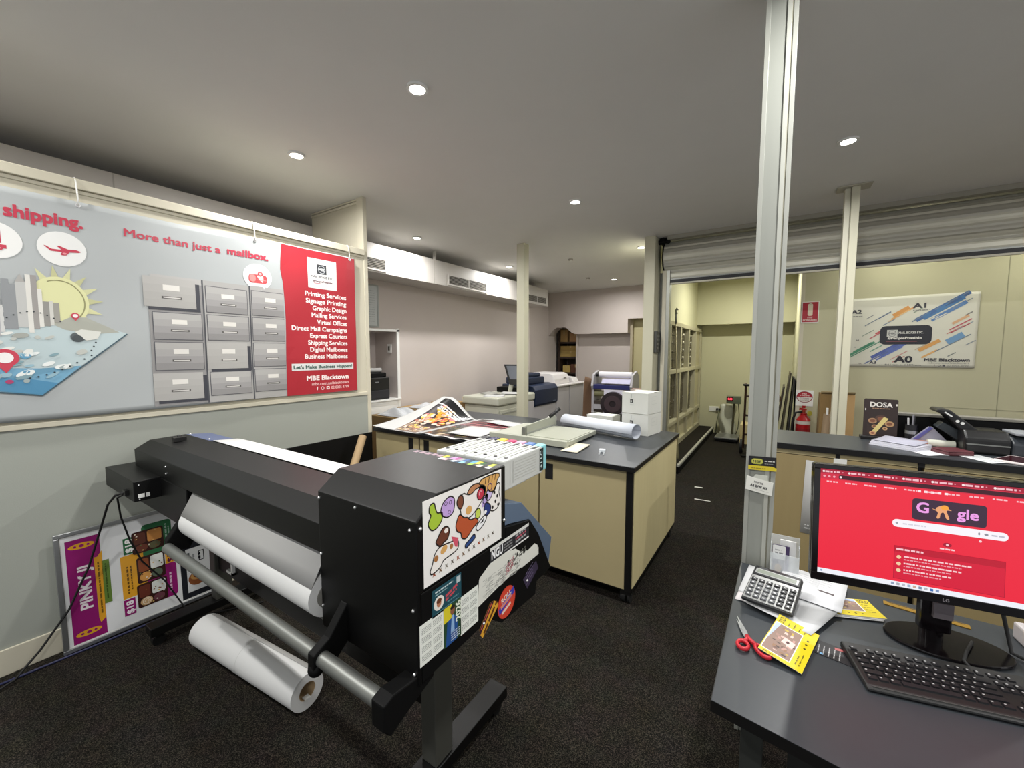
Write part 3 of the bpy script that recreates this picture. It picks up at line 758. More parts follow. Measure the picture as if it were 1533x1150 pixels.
# stickers on the end cover
def stick(label, y0, y1, z0, z1, base, fn, L=1, shape=None, skew=0):
    pl = lambda u, v, h: (EX1+.0006*L+.0004+h, y0+u+skew*v, z0+v)
    W, Hh = y1-y0, z1-z0
    o = B(ink(base))
    pts = shape or [(0, 0), (W, 0), (W, Hh), (0, Hh)]
    n = len(pts)
    vs = [pl(a, b, -.0004) for a, b in pts]+[pl(a, b, 0) for a, b in pts]
    o.add(vs, [tuple(range(n, 2*n)), tuple(range(n))[::-1]]+[(k, (k+1) % n, n+(k+1) % n, n+k) for k in range(n)])
    s = o.build('sticker', P); s['label'] = label
    A = Art(pl, step=.00012)
    fn(A, W, Hh)
    A.build('print', s)
def animals(A, W, H):
    k = W/.348
    q = lambda *pp: [(a*k, b*k) for a, b in pp]
    BR, TN = '#7a4630', '#d9a760'
    A.blob(q((.018, .165), (.03, .145), (.05, .145), (.068, .16), (.07, .18), (.052, .185), (.045, .20), (.04, .215), (.025, .213), (.022, .195), (.028, .185)), '#a8c63a', L=1)      # green squeaky toy
    A.blob(q((.065, .185), (.075, .205), (.10, .215), (.118, .205), (.12, .185), (.112, .165), (.09, .160), (.072, .17)), '#c4a4dd', L=1)   # lilac splat
    for a, b in ((.085, .20), (.103, .198), (.098, .172)): A.ring(a*k, b*k, .006*k, .0018*k, '#3a2a4a', 3, n=10)
    A.blob(q((.23, .212), (.245, .224), (.29, .226), (.33, .222), (.338, .212), (.325, .20), (.318, .18), (.30, .168), (.26, .17), (.245, .185), (.235, .195)), TN, L=1)                # big paw
    for a in (.265, .283, .30, .316): A.line([(a*k, .222*k), ((a-.004)*k, .205*k)], .003*k, '#1a1412', 3)
    A.blob(q((.135, .185), (.14, .20), (.16, .206), (.175, .20), (.20, .213), (.235, .21), (.26, .20), (.262, .18), (.24, .155), (.20, .13), (.17, .128), (.15, .14), (.145, .16)), '#f1ece6', L=1)   # white pup
    A.blob(q((.175, .20), (.195, .218), (.225, .218), (.238, .206), (.215, .203), (.195, .195)), '#b98158', L=3)
    A.blob(q((.13, .19), (.142, .205), (.155, .20), (.158, .18), (.148, .165), (.136, .172)), BR, L=3)
    A.ell(.182*k, .15*k, .014*k, .013*k, TN, 4); A.ell(.238*k, .182*k, .019*k, .018*k, '#c2344a', 5); A.ring(.238*k, .182*k, .019*k, .003*k, '#1a1412', 6); A.ring(.238*k, .184*k, .008*k, .002*k, '#f0c0c4', 6, 0, 4)
    A.blob(q((.125, .125), (.14, .15), (.16, .135), (.175, .13), (.19, .118), (.215, .115), (.225, .10), (.20, .088), (.17, .07), (.15, .078), (.145, .095), (.13, .105)), '#b8542e', L=3)   # rust pup
    A.blob(q((.275, .155), (.295, .165), (.325, .19), (.34, .185), (.335, .16), (.342, .13), (.325, .11), (.30, .108), (.285, .12)), '#f1ece6', L=1)     # spotted pup
    for a, b in ((.31, .165), (.325, .15), (.315, .135), (.33, .12), (.30, .12)): A.ell(a*k, b*k, .005*k, .006*k, '#1a1412', 4, 10)
    A.blob(q((.262, .165), (.275, .185), (.285, .175), (.30, .172), (.29, .155), (.275, .15)), '#cbbbe2', L=5); A.ring(.285*k, .19*k, .013*k, .003*k, '#5b3a6a', 6)
    A.ell(.26*k, .155*k, .022*k, .010*k, '#b9a2d8', 5, rot=.9); A.ring(.26*k, .155*k, .012*k, .003*k, '#2b2340', 6)
    A.blob(q((.255, .125), (.262, .145), (.278, .14), (.29, .125), (.282, .108), (.265, .105)), '#26397a', L=5); A.ell(.262*k, .118*k, .007*k, .006*k, '#f2f2f2', 7)
    A.ell(.225*k, .125*k, .014*k, .017*k, '#c7d65a', 5); A.ring(.225*k, .125*k, .014*k, .003*k, '#1a1412', 6, ry=.017*k)
    A.blob(q((.045, .105), (.055, .12), (.07, .135), (.088, .135), (.098, .12), (.09, .10), (.075, .095), (.06, .09)), '#6b3a28', L=3); A.ell(.085*k, .125*k, .008*k, .007*k, '#f0e8e0', 6)
    A.blob(q((.03, .05), (.04, .075), (.06, .088), (.10, .085), (.13, .08), (.135, .06), (.12, .05), (.075, .045), (.06, .032), (.03, .025), (.022, .035)), '#f4efe8', L=1)   # sitting pup
    A.ell(.075*k, .075*k, .014*k, .010*k, TN, 4, rot=.4); A.ell(.045*k, .062*k, .008*k, .009*k, '#a8703a', 4); A.ell(.105*k, .072*k, .007*k, .008*k, '#a8703a', 4)
    A.poly(q((.105, .10), (.135, .085), (.13, .06), (.12, .065)), '#d4566a', 4)
    A.blob(q((.165, .052), (.185, .06), (.205, .068), (.21, .055), (.185, .045), (.168, .04)), '#2c4a86', L=3)
    A.blob(q((.215, .085), (.235, .10), (.26, .108), (.268, .098), (.25, .08), (.225, .072)), '#f4f4f4', L=3); A.poly(q((.235, .09), (.255, .103), (.25, .09)), '#22201f', 5)
    for i in range(12): A.poly([((.03+i*.024+a)*k, (.015+i*.0012+b)*k) for a, b in ((0, 0), (.006, .004), (.013, 0), (.009, .008), (.012, .014), (.006, .010), (.001, .014), (.003, .007))], ['#a04a28', '#7a5a3a', '#8a8478', '#5a5248'][i % 4], 2)
stick('white sheet of cartoon puppy stickers', .722, 1.074, .984, 1.218, '#f0eee9', animals)
def grid(A, W, H):
    for i in range(2):
        for j in range(4):
            for r in range(4): A.scribble(W*(.08+.46*i), H*(.1+.22*j)+r*.0045, W*.38, .0022, '#9a9d96', 1)
stick('white label sheet lowest at the front corner', .704, .793, .776, .890, '#e8ebe2', grid)
stick('white label sheet beside the picture card', .864, .947, .768, .885, '#e8ebe2', grid, 2)
def teal(A, W, H):
    A.ell(W*.22, H*.42, .020, .020, '#e8e4da', 1); A.ell(W*.22, H*.42, .009, .012, '#b87a5a', 2); A.ell(W*.22, H*.50, .010, .007, '#6b3a20', 3)
    A.scribble(.012, H*.84, W*.6, .004, '#cfe0e0', 1); A.scribble(.012, H*.74, W*.4, .003, '#9ab8ba', 1); A.scribble(W*.45, H*.42, W*.42, .008, '#c24a56', 1, .25, .4); A.scribble(W*.45, H*.28, W*.4, .007, '#c24a56', 1, .25, .4); A.scribble(W*.5, H*.2, W*.4, .004, '#5a8a92', 1)
    A.rect(W*.83, H*.68, W*.97, H*.93, '#b9c6c8', 1); A.line([(W*.1, H*.08), (W*.9, H*.08)], .0015, '#6a9aa0', 1)
stick('teal business card sticker with a round portrait', .750, .869, .885, .962, '#1c4a56', teal)
def card26(A, W, H):
    A.rect(0, H*.62, W*.45, H, '#d9c92c', 1); A.poly([(W*.1, 0), (W*.2, H*.62), (W*.62, H*.66), (W*.8, H*.55), (W*.75, 0)], '#24508f', 2); A.poly([(W*.38, H*.25), (W*.45, H*.7), (W*.58, H*.7), (W*.6, H*.25)], '#8fb0d6', 3)
    A.ell(W*.5, H*.82, W*.13, H*.11, '#8a5a40', 3); A.ell(W*.5, H*.90, W*.13, H*.05, '#2a1c16', 4); A.text('2026', W*.97, H*.45, .030, '#dfe6d2', 4, .03, 'l', H*.5, PI/2)
    for r in range(4): A.scribble(W*.4, H*.06+r*.007, W*.5, .003, '#c6d0dc', 3)
stick('blue and yellow calendar card of a person in a suit', .793, .866, .772, .888, '#28482c', card26, 2)
def ngu(A, W, H):
    A.rect(0, H*.80, W, H, '#d9d9d4', 1); A.rect(0, 0, W, H*.10, '#e2e2de', 1); A.text('NGU', .008, H*.24, .042, '#f0f0f0', 1, .03, 'l', .062)
    for r in range(3): A.scribble(.08, H*.22+r*.010, .05, .005, '#8a8a8a', 1)
    for r in range(3): A.scribble(.15, H*.22+r*.011, .07, .007, '#b85a68' if r % 2 else '#a8a8a8', 1, .06)
stick('black and white lettered strip sticker', 1.012, 1.252, .918, .973, '#26262a', ngu)
def torn(A, W, H):
    for k in range(150): A.scribble(random.uniform(.02, W*.62), random.uniform(.01, .07), .02, .002, random.choice(['#a9aaa4', '#c2c3bc', '#8f908a']), 1)
    for k in range(40): A.ell(random.uniform(W*.45, W*.75), random.uniform(.04, .085), .006, .004, random.choice(['#77776f', '#9a9a92', '#d5d5cc', '#5a5a54']), 2, 7, random.random())
    for r in range(4): A.scribble(W*.42, .03+r*.009, .05, .005, '#b5747a', 3, .35)
stick('crumpled torn white paper label', .944, 1.318, .812, .925, '#dcdcd2', torn, 3, [(0, 0), (.115, .012), (.22, .018), (.26, .013), (.30, .02), (.374, .016), (.372, .05), (.35, .065), (.30, .058), (.25, .075), (.215, .10), (.15, .112), (.06, .11), (.012, .09), (.008, .085)])
stick('white torn strip with thin lines', 1.20, 1.325, .822, .850, '#d8d8d0', lambda A, W, H: A.line([(0, H*.4), (W, H*.6)], .002, '#3a3a3a', 1), 2)
def oval(A, W, H):
    A.ell(W/2, H/2, W*.49, H*.49, '#d2452f', 1); A.poly([(W*.1, H*.25), (W*.95, H*.62), (W*.9, H*.85), (W*.05, H*.45)], '#3a3fae', 2); A.text('ROLL', W*.5, H*.62, .026, '#e8d9c8', 3, .02, 'c', W*.55, .25); A.scribble(W*.18, H*.40, W*.62, .012, '#d98a7a', 3, .25, .5); A.scribble(W*.25, H*.2, W*.5, .010, '#e8d0c0', 3, .25, .5)
stick('red and blue oval sticker', 1.052, 1.160, .690, .798, '#b93a2c', oval, 1, [(.054+.054*math.cos(2*PI*k/28), .054+.054*math.sin(2*PI*k/28)) for k in range(28)])
stick('slanted yellow and black brand sticker', .958, 1.058, .692, .782, '#d9a032', lambda A, W, H: (A.scribble(.022, .012, .10, .010, '#5a3210', 1, .78, .5), A.poly([(0, .02), (.075, .095), (.055, .10), (-.005, .04)], '#3a1c2c', 1), A.scribble(.006, .035, .08, .006, '#c2563a', 2, .78, .5)), 1, [(0, .02), (.012, .004), (.10, .068), (.088, .085), (.075, .095), (.055, .10), (-.005, .04)])
stick('dark purple slanted sticker', 1.212, 1.325, .722, .802, '#352c42', lambda A, W, H: [A.scribble(.02, .016+i*.014, .06, .004, '#6b5f7c', 1, .45) for i in range(4)], 1, [(.03, 0), (.113, .045), (.095, .08), (0, .05)])
# colour strip printed along the top's rear edge
A = Art(lambda u, v, h: (u, v, 1.2245+h))
for i, c in enumerate(['#c9c233', '#5a5a58', '#b58ab8', '#a3508a', '#9a9a9a', '#3f5f94', '#28485c', '#5c9cc0', '#c9c233', '#2f5a2c', '#3a3a38', '#b9c24a', '#4a4a48']):
    A.poly([(-1.005+i*.019, 1.058), (-.985+i*.019, 1.058), (-.985+i*.019, 1.09), (-1.005+i*.019, 1.09)], c, 1)
    A.poly([(-1.0+i*.019, 1.036), (-.982+i*.019, 1.036), (-.982+i*.019, 1.058), (-1.0+i*.019, 1.058)], ['#d9d9d9', '#c9a8b0', '#3a3a3a', '#b8c8d2', '#2f4a62', '#86b8d2', '#3a3a3a', '#9bc24a', '#3a3a3a', '#e0d8c8', '#2a2a2a', '#d8d8d8', '#3a3a38'][i], 1)
for i in range(5): A.rect(-1.15+i*.03, 1.06, -1.13+i*.03, 1.085, '#a58a96', 1)
A.build('colour_strip', ec)
# ink cartridges
caps = [('#3a3a3e', 'dark grey'), ('#26264a', 'navy'), ('#e3c23a', 'yellow'), ('#b83a66', 'magenta'), ('#d8a0b8', 'light pink'), ('#5a78b0', 'blue'), ('#8fd0d6', 'pale turquoise')]
for i, (c, nm) in enumerate(caps):
    x1 = -1.035+i*.0452; x0 = x1-.040
    k = thing('ink_cartridge', 'long white ink cartridge with %s cap lying in the rear of the wide printer' % nm, 'ink cartridge', ((x0+x1)/2, 1.24, 1.128), group='ink cartridges in the wide printer')
    B(mat('cartridge_white', '#c4c6c1', .4)).box(x0, x1, 1.108, 1.375, 1.128, 1.233).build('body', k, bevel=.005)
    B(ink(c)).box(x0+.001, x1-.001, 1.372, 1.412, 1.134, 1.236).build('cap', k, bevel=.006)
    B(M_plasb).cyl(((x0+x1)/2, 1.15, 1.2325), ((x0+x1)/2, 1.15, 1.235), .007, 12).build('vent_plug', k)
    B(mat('cartridge_groove', '#6f706c', .5)).box((x0+x1)/2-.003, (x0+x1)/2+.003, 1.18, 1.36, 1.2325, 1.2335).build('groove', k)
    B(ink('#2a2a2a')).box(x1-.016, x1-.006, 1.32, 1.365, 1.2325, 1.2338).build('window', k)
    if i == 6:
        A = Art(lambda u, v, h: (x1+.0004+h, 1.12+u, 1.135+v))
        A.rect(.232, .004, .262, .092, '#1d2b2b', 1)
        A.text('LC', .252, .052, .022, '#cfe0de', 2, .02, 'l', .03, PI/2); A.text('+1', .252, .016, .020, '#cfe0de', 2, .02, 'l', .022, PI/2)
        for r in range(7): A.scribble(.055, .016+r*.0105, .15, .003, '#b9bab4', 1)
        A.line([(.028, .006), (.028, .09)], .002, '#c2c2bc', 1); A.line([(.045, .01), (.045, .088)], .004, '#a9aaa4', 1)
        A.build('print', k)
# leads of the electronics box
t = B(M_rub).tube([(-2.72, .592, .90), (-2.76, .565, .885), (-2.86, .555, .82), (-2.97, .545, .68), (-3.04, .50, .46), (-3.07, .42, .25), (-3.06, .31, .10), (-3.03, .22, .02), (-2.98, .10, .008), (-2.93, -.15, .008)], .0052).build('power_cord', P)
t = B(M_rub).tube([(-2.72, .592, .893), (-2.80, .58, .86), (-2.86, .60, .74), (-2.87, .63, .60), (-2.90, .68, .45), (-2.93, .78, .28), (-2.92, .86, .08), (-2.86, .93, .008), (-2.7, 1.2, .008)], .0042).build('data_cable', P)

# ================================================================== PAPER ROLL ON THE CARPET
a, b = Vector((-2.60, .845, .082)), Vector((-1.70, .965, .082))
b = Vector((-1.712, .925, .082)); a = Vector((-2.57, .845, .082))
t = thing('paper_roll', 'white roll of wide paper lying on the carpet in front of the wide printer', 'paper roll', ((a.x+b.x)/2, (a.y+b.y)/2, 0))
B(M_paper).cyl(a, b, .081, 48, inner=.040).build('paper', t)
B(M_kraft).cyl(a+(b-a)*.003, b-(b-a)*.003, .0405, 36, inner=.037).build('core', t)
d = (b-a).normalized(); n1 = Vector((0, 0, 1)); n2 = d.cross(n1)
def flap(u, v):
    an = .30+u*.50
    return a+(b-a)*(.02+.98*v)+(n1*math.cos(an)-n2*math.sin(an))*(.0822+.0012*u)
B(M_paperg).sheet(flap, 8, 2, .0006).build('grey_strip', t)  # thin grey strip along the upper far side of the roll
B(mat('tape_seam', '#c2c2be', .5)).cyl(a+(b-a)*.50, a+(b-a)*.503, .0816, 48, caps=False).build('seam', t)
B(M_white).box(b.x-.02, b.x+.004, b.y-.015, b.y+.012, .046, .052).build('paper_slip', t)

# ================================================================== WORKBENCH
t = W = thing('workbench', 'long tan workbench on castors with a black-edged charcoal top in the middle of the shop', 'workbench', (-1.95, 3.06, 0))
BX0, BX1, BY0, BY1, BZ = -3.15, -.705, 2.435, 3.715, .905
wt = B(M_edge).box(BX0, BX1, BY0-.02, BY1, BZ-.032, BZ-.002)
wt.box(BX0+.003, BX1-.003, BY0-.017, BY1-.003, BZ-.002, BZ, M_top)
wt.build('worktop', t, bevel=.0015)
FY = BY0+.008
B(M_edge).box(BX0+.02, BX1-.022, FY+.02, BY1-.03, .10, BZ-.032).build('carcass', t)
ds = [(-3.14, -2.578), (-2.560, -1.975), (-1.968, -1.388), (-1.378, -.765)]
for i, (x0, x1) in enumerate(ds):
    d = B(M_lam).box(x0, x1, FY, FY+.018, .105, BZ-.036).build('door', t, bevel=.0015)
    hx = (x1-.125, x1-.065) if i % 2 == 0 else (x0+.045, x0+.105)
    B(mat('finger_pull', '#060606', .6)).box(hx[0], hx[1], FY-.0015, FY+.004, .745-.02*(i > 1), .855-.02*(i > 1)).build('handle_recess', d)
B(M_edge).box(-.764, BX1-.018, FY-.001, FY+.02, .098, BZ-.032).build('corner_strip', t, bevel=.001)
B(M_lam3).box(BX1-.026, BX1-.014, FY+.022, BY1-.03, .112, BZ-.036).build('side_panel', t, bevel=.001)
B(M_edge).box(BX0+.02, BX1-.016, FY+.02, BY1-.03, .085, .104).build('base_rail', t)
for x in (-.78, -3.05):
    for y in (2.50, 3.62):
        c = B(M_rub).cyl((x-.016, y, .036), (x+.016, y, .036), .036, 22).cyl((x+.03, y, .036), (x+.045, y, .036), .036, 22).build('castor', t)
        B(M_plasb).box(x-.02, x+.05, y-.03, y+.03, .05, .086).build('castor_fork', c, bevel=.006)

# ---- posters on the bench
def pos1(u, v):
    k = max(0, min(1, (u-.22)/.78)); k = 1-k*k*(3-2*k)
    h = .215*(v**1.5)*k+.012*(1-u)**4*(1-v)
    x = -3.165+.57*u+.10*v*(1-u)
    y = 2.420+.86*v
    return (x, y, BZ+.0025+h)
PL = lambda u, v, h: tuple(Vector(pos1(max(0, min(1, u)), max(0, min(1, v))))+Vector((.6*h, -.5*h, h*1.3)))
t = thing('food_poster', 'glossy food poster with a wide white margin, its rear corner curled up high', 'poster', (-2.65, 2.75, BZ))
B(M_sheet).sheet(pos1, 40, 26, .0008).build('sheet', t)
A = Art(PL, step=.0006, rough=.25); A.cell = .035
lb = lambda v: .50-.37*v
def dark(v0, v1, c, L):
    P_, F_ = [], []
    for i in range(21):
        v = v0+(v1-v0)*i/20
        for j in range(17): P_.append((lb(v)+(.97-lb(v))*j/16, v))
    for i in range(20):
        for j in range(16): F_.append((i*17+j, i*17+j+1, i*17+j+18, i*17+j+17))
    A.poly(P_, c, L, F_)
dark(.03, .955, '#2b2024', 1)
dark(.845, .95, '#131317', 2)
dark(.805, .83, '#cfcfcf', 2); 
dark(.02, .032, '#8a7a70', 1)

dark(.033, .28, '#8a7464', 2)
for k in range(120):
    u, v = random.gauss(.60, .16), random.gauss(.55, .15)
    if not (lb(v)+.05 < u < .9 and .12 < v < .85): continue
    A.ell(u, v, random.uniform(.02, .05), random.uniform(.02, .05), random.choice(['#e3a42c', '#e8b53e', '#d98a2a', '#c9a06a', '#b8503a', '#e9d3b8', '#c96a6a', '#d9b0a8'] if v > .42 else ['#c9b09a', '#b98a72', '#d9c9b8', '#a36a5a', '#9a7a52']), 3, 9, random.random())
for k in range(5): A.rect(.34+k*.11, .71, .43+k*.11, .785, '#d3d3d3', 4); A.scribble(.35+k*.11, .735, .06, .03, '#26262c', 5, 0, .1)
for k in range(70):
    v = random.uniform(.05, .30)
    A.ell(random.uniform(lb(v)+.03, .94), v, random.uniform(.012, .04), random.uniform(.01, .03), random.choice(['#c9b8a2', '#8a6a4a', '#d9cfc0', '#b0775a', '#6b4a3a', '#e3c96a']), 3, 8, random.random())
A.build('print', t)
def pos2(u, v): return (-2.588+.60*u, 2.422+.93*v, BZ+.0025+.004*math.sin(u*5)**2*v+.012*math.exp(-(v/.05)**2)*math.sin(u*9)**2)
t = thing('food_poster', 'flat dark food poster with red bands lying beside the curled one', 'poster', (-2.22, 2.9, BZ))
B(M_sheet).sheet(pos2, 30, 20, .0008).build('sheet', t)
A = Art(lambda u, v, h: tuple(Vector(pos2(u, v))+Vector((0, 0, h))), step=.0006, rough=.2); A.cell = .04
A.rect(.05, .04, .95, .96, '#251c1f', 1)
A.rect(.06, .56, .94, .62, '#8a2f3c', 2); A.rect(.06, .66, .94, .69, '#b9606a', 2); A.rect(.06, .74, .94, .80, '#7a2432', 2); A.rect(.06, .85, .94, .87, '#d9c9c4', 2)
for k in range(110): A.ell(random.uniform(.1, .9), random.uniform(.08, .5), random.uniform(.02, .07), random.uniform(.01, .03), random.choice(['#6b5a2c', '#8a7a5a', '#3a4a3a', '#c9b89a', '#9a6a5a', '#47503a', '#2a2a34']), 2, 8, random.random())
A.build('print', t)
for nm, lb, (x, y, rz, w_, h_, z) in (('paper_sheets', 'loose white sheets lying across the flat dark poster', (-2.20, 2.74, .10, .32, .36, .012)), ('paper_sheets', 'white strip of offcuts between the posters and the trimmer', (-2.20, 3.22, -.15, .36, .16, .010))):
    t = thing(nm, lb, 'paper', (x, y, BZ+z), rz)
    for k in range(3):
        dx = .012*k
        B(M_sheet).sheet(lambda u, v: ((u-.5)*w_+dx, (v-.5)*h_-dx*.7, .0015+k*.002+.004*math.sin(u*4+k)), 10, 4, .0006).build('sheet', t, local=True)
# ---- guillotine trimmer
t = thing('paper_trimmer', 'cream guillotine paper trimmer with a black lever handle on the workbench', 'paper trimmer', (-1.6, 2.9, BZ))
M_tr = mat('trimmer_cream', '#a2a495', .45, noise=.03, nscale=8)
B(M_tr).box(-1.945, -1.262, 2.648, 3.20, BZ+.012, BZ+.045).build('bed', t, bevel=.004)
fl = B(M_tr).prism([(2.628, BZ+.006), (2.628, BZ+.05), (2.642, BZ+.056), (2.662, BZ+.05), (2.662, BZ+.006)], 'x', -1.955, -1.258).build('front_rail', t, bevel=.002)
B(mat('rule_dark', '#5a5b54', .5)).box(-1.93, -1.30, 2.664, 2.672, BZ+.0452, BZ+.0465).build('ruler', t)
g = B(M_tr).prism([(2.67, BZ+.045), (2.67, BZ+.10), (2.70, BZ+.115), (3.22, BZ+.135), (3.25, BZ+.12), (3.25, BZ+.045)], 'x', -1.672, -1.66).build('safety_guard', t, bevel=.002)
B(mat('guard_dark', '#7e7f76', .4, .4)).box(-1.662, -1.632, 2.66, 2.692, BZ+.045, BZ+.115).build('pivot_block', t, bevel=.003)
B(M_alu).box(-1.662, -1.652, 2.70, 3.19, BZ+.045, BZ+.058).build('blade', t)
B(M_tr).box(-1.62, -1.275, 2.70, 3.10, BZ+.045, BZ+.049).build('cutting_mat', t)
lv = B(M_white).tube([(-1.67, 3.10, BZ+.05), (-1.675, 3.10, BZ+.10), (-1.672, 3.13, BZ+.135)], .010).build('lever', t)
B(M_plasb).tube([(-1.672, 3.13, BZ+.13), (-1.64, 3.17, BZ+.165), (-1.61, 3.21, BZ+.20)], .016, 12).build('grip', lv)
for x in (-1.92, -1.29):
    for y in (2.68, 3.17): B(M_rub).cyl((x, y, BZ), (x, y, BZ+.012), .014, 12).build('foot', t)
t = thing('card_stack', 'small stack of cream cards under the front corner of the trimmer', 'cards', (-1.22, 2.68, BZ), .05)
for k in range(3):
    B(mat('cream_card', '#d9d3bd', .6)).sheet(lambda u, v: (-.06+.12*u+.006*k, -.12+.26*v-.008*k, .002+.0028*k+.006*v*(k == 2)), 3, 4, .0022).build('card', t, local=True)
t = thing('plastic_clip', 'small clear plastic clip lying near the bench corner', 'clip', (-1.0, 2.64, BZ), .3)
M_clear = mat('clear_plastic', '#e9eef0', .08, alpha=.35)
B(mat('clip_white', '#d3d8dc', .3)).box(-.022, .022, .03, .06, 0, .022).build('body', t, bevel=.004, local=True)
B(M_clear).box(-.02, -.008, -.05, .03, 0, .008).box(.008, .02, -.05, .03, 0, .008).build('prong', t, bevel=.002, local=True)
# ---- loose roll of paper
t = thing('paper_roll', 'loosely rolled white poster paper lying on the workbench in front of the cartons', 'paper roll', (-1.29, 3.26, BZ))
ra, rb = Vector((-1.66, 3.425, BZ+.066)), Vector((-.93, 3.205, BZ+.066))
d = (rb-ra).normalized(); n1 = Vector((0, 0, 1)); n2 = d.cross(n1)
def lroll(u, v):
    an = -1.9+u*(2*PI*1.55); r = .0595-.006*u+.004*v
    return ra+(rb-ra)*v+(n1*math.cos(an)*.95-n2*math.sin(an)*1.08)*r
B(mat('bright_paper', '#ccd1da', .55)).sheet(lroll, 70, 4, .0006).build('sheet', t)
# ---- white paper cartons
M_box = mat('white_carton', '#d6d7cf', .6, noise=.02, nscale=6)
def carton(x, y, z, rz, w_, d_, h_, label, wob=0):
    t = thing('white_carton', label, 'box', (x, y, z), rz, 'white paper cartons on the workbench')
    B(M_box).box(-w_/2, w_/2, -d_/2, d_/2, .0005, h_-.002).build('body', t, bevel=.002, local=True)
    for s in (-1, 1):
        B(M_box).sheet(lambda u, v: (-w_/2+w_*u, s*(d_/2-.001)-s*(d_/2-.002)*v, h_-.001+wob*math.sin(u*5+s)*v+wob*.8*v), 6, 3, .0016).build('flap', t, local=True)
    B(M_box).box(-w_/2-.0015, w_/2+.0015, -d_/2-.0015, -d_/2, h_*.965, h_-.001).build('tape', t, local=True)
    A = Art(lambda u, v, h: (u, -d_/2-.0008-h, v))
    A.rect(-.02-w_*.1, h_*.35, .02-w_*.1, h_*.98, '#d3d5ce', 1); A.rect(-.018-w_*.1, h_*.50, .008-w_*.1, h_*.68, '#3d3f3d', 2); A.ell(-.008-w_*.1, h_*.58, .006, .009, '#d3d5ce', 3)
    A.line([(-w_*.1-.006, h_*.72), (-w_*.1-.006, h_*.92)], .002, '#6b6d6a', 2); A.scribble(-.015-w_*.1, h_*.40, .03, .004, '#8a8c88', 2)
    A.build('print', t, local=True)
    A = Art(lambda u, v, h: (w_/2+.0008+h, u, v)); A.frame(-.06, h_*.45, .04, h_*.82, .002, '#c2c4bd', 1); A.scribble(-.05, h_*.6, .06, .006, '#c9cbc4', 1); A.build('print', t, local=True)
    return t
cr = -.165
carton(-.985, 3.535, BZ, cr, .235, .26, .178, 'white carton under another at the rear bench corner')
carton(-.985, 3.535, BZ+.181, cr-.02, .235, .26, .178, 'white carton on top of the pair at the rear bench corner', .008)
carton(-1.36, 3.62, BZ, cr+.05, .26, .16, .118, 'low white carton left of the stacked pair', .008)
t = thing('tape_dispenser', 'small clear tape dispenser beside the low white carton', 'tape dispenser', (-1.60, 3.55, BZ), -.2)
B(M_clear).box(-.06, .06, -.03, .03, 0, .025).build('base', t, bevel=.004, local=True)
B(mat('tape_roll', '#c9b8a8', .4)).cyl((-.03, -.012, .038), (-.03, .012, .038), .032, 24, inner=.016).build('tape', t, local=True)
# ---- cardboard tube behind the printer
t = thing('cardboard_tube', 'brown cardboard tube leaning on the black kickboard beside the workbench', 'tube', (-2.8, 1.9, 0))
B(M_kraft).cyl((-2.72, 1.62, .03), (-3.02, 2.21, .87), .032, 24, inner=.027).build('tube', t)

# ================================================================== LEFT WALL, ALCOVE
t = thing('wall_frame', 'grey framed notice hanging on the rear left wall above the alcove', 'frame', (LX+.01, 3.3, 1.93))
B(mat('frame_grey', '#9fa3a2', .4, .4)).box(LX+.002, LX+.018, 2.95, 3.52, 1.93, 1.95).box(LX+.002, LX+.018, 2.95, 3.52, 2.45, 2.47).box(LX+.002, LX+.018, 3.50, 3.52, 1.95, 2.45).box(LX+.002, LX+.018, 2.95, 2.97, 1.95, 2.45).build('frame', t)
B(mat('notice_paper', '#c2c6c6', .5)).box(LX+.003, LX+.010, 2.97, 3.50, 1.95, 2.45).build('notice', t)
A = Art(lambda u, v, h: (LX+.0105+h, u, v))
for k in range(14): A.scribble(3.0, 2.0+k*.03, .46, .008, '#a2a8aa', 1)
A.build('print', t)
t = thing('laser_printer', 'black desktop laser printer standing in the wall alcove', 'printer', (LX-.2, 3.55, .972))
B(M_plasb).box(LX-.40, LX-.02, 3.27, 3.70, .974, 1.27).build('body', t, bevel=.012)
B(M_blackm).box(LX-.38, LX-.06, 3.29, 3.68, 1.27, 1.33).build('scanner', t, bevel=.01)
B(mat('tray_black', '#26262a', .4)).box(LX-.02, LX-.005, 3.29, 3.68, 1.0, 1.10).build('paper_tray', t, bevel=.003)
B(mat('badge', '#8a8c90', .3, .5)).box(LX-.02, LX-.0185, 3.46, 3.52, 1.20, 1.215).build('badge', t)
t = thing('paper_roll', 'rolled paper on top of the black laser printer in the alcove', 'paper roll', (LX-.2, 3.5, 1.33))
B(M_paperg).cyl((LX-.25, 3.28, 1.362), (LX-.12, 3.64, 1.362), .03, 20, inner=.026).build('sheet', t)
t = thing('light_switch', 'white light switch on the side of the wall alcove', 'switch', (LX-.15, 3.814, 1.6))
B(M_white).box(LX-.18, LX-.10, 3.806, 3.8148, 1.60, 1.72).build('plate', t, bevel=.002)
B(mat('switch_dark', '#4a463c', .5)).box(LX-.16, LX-.13, 3.80, 3.806, 1.63, 1.69).build('rocker', t)
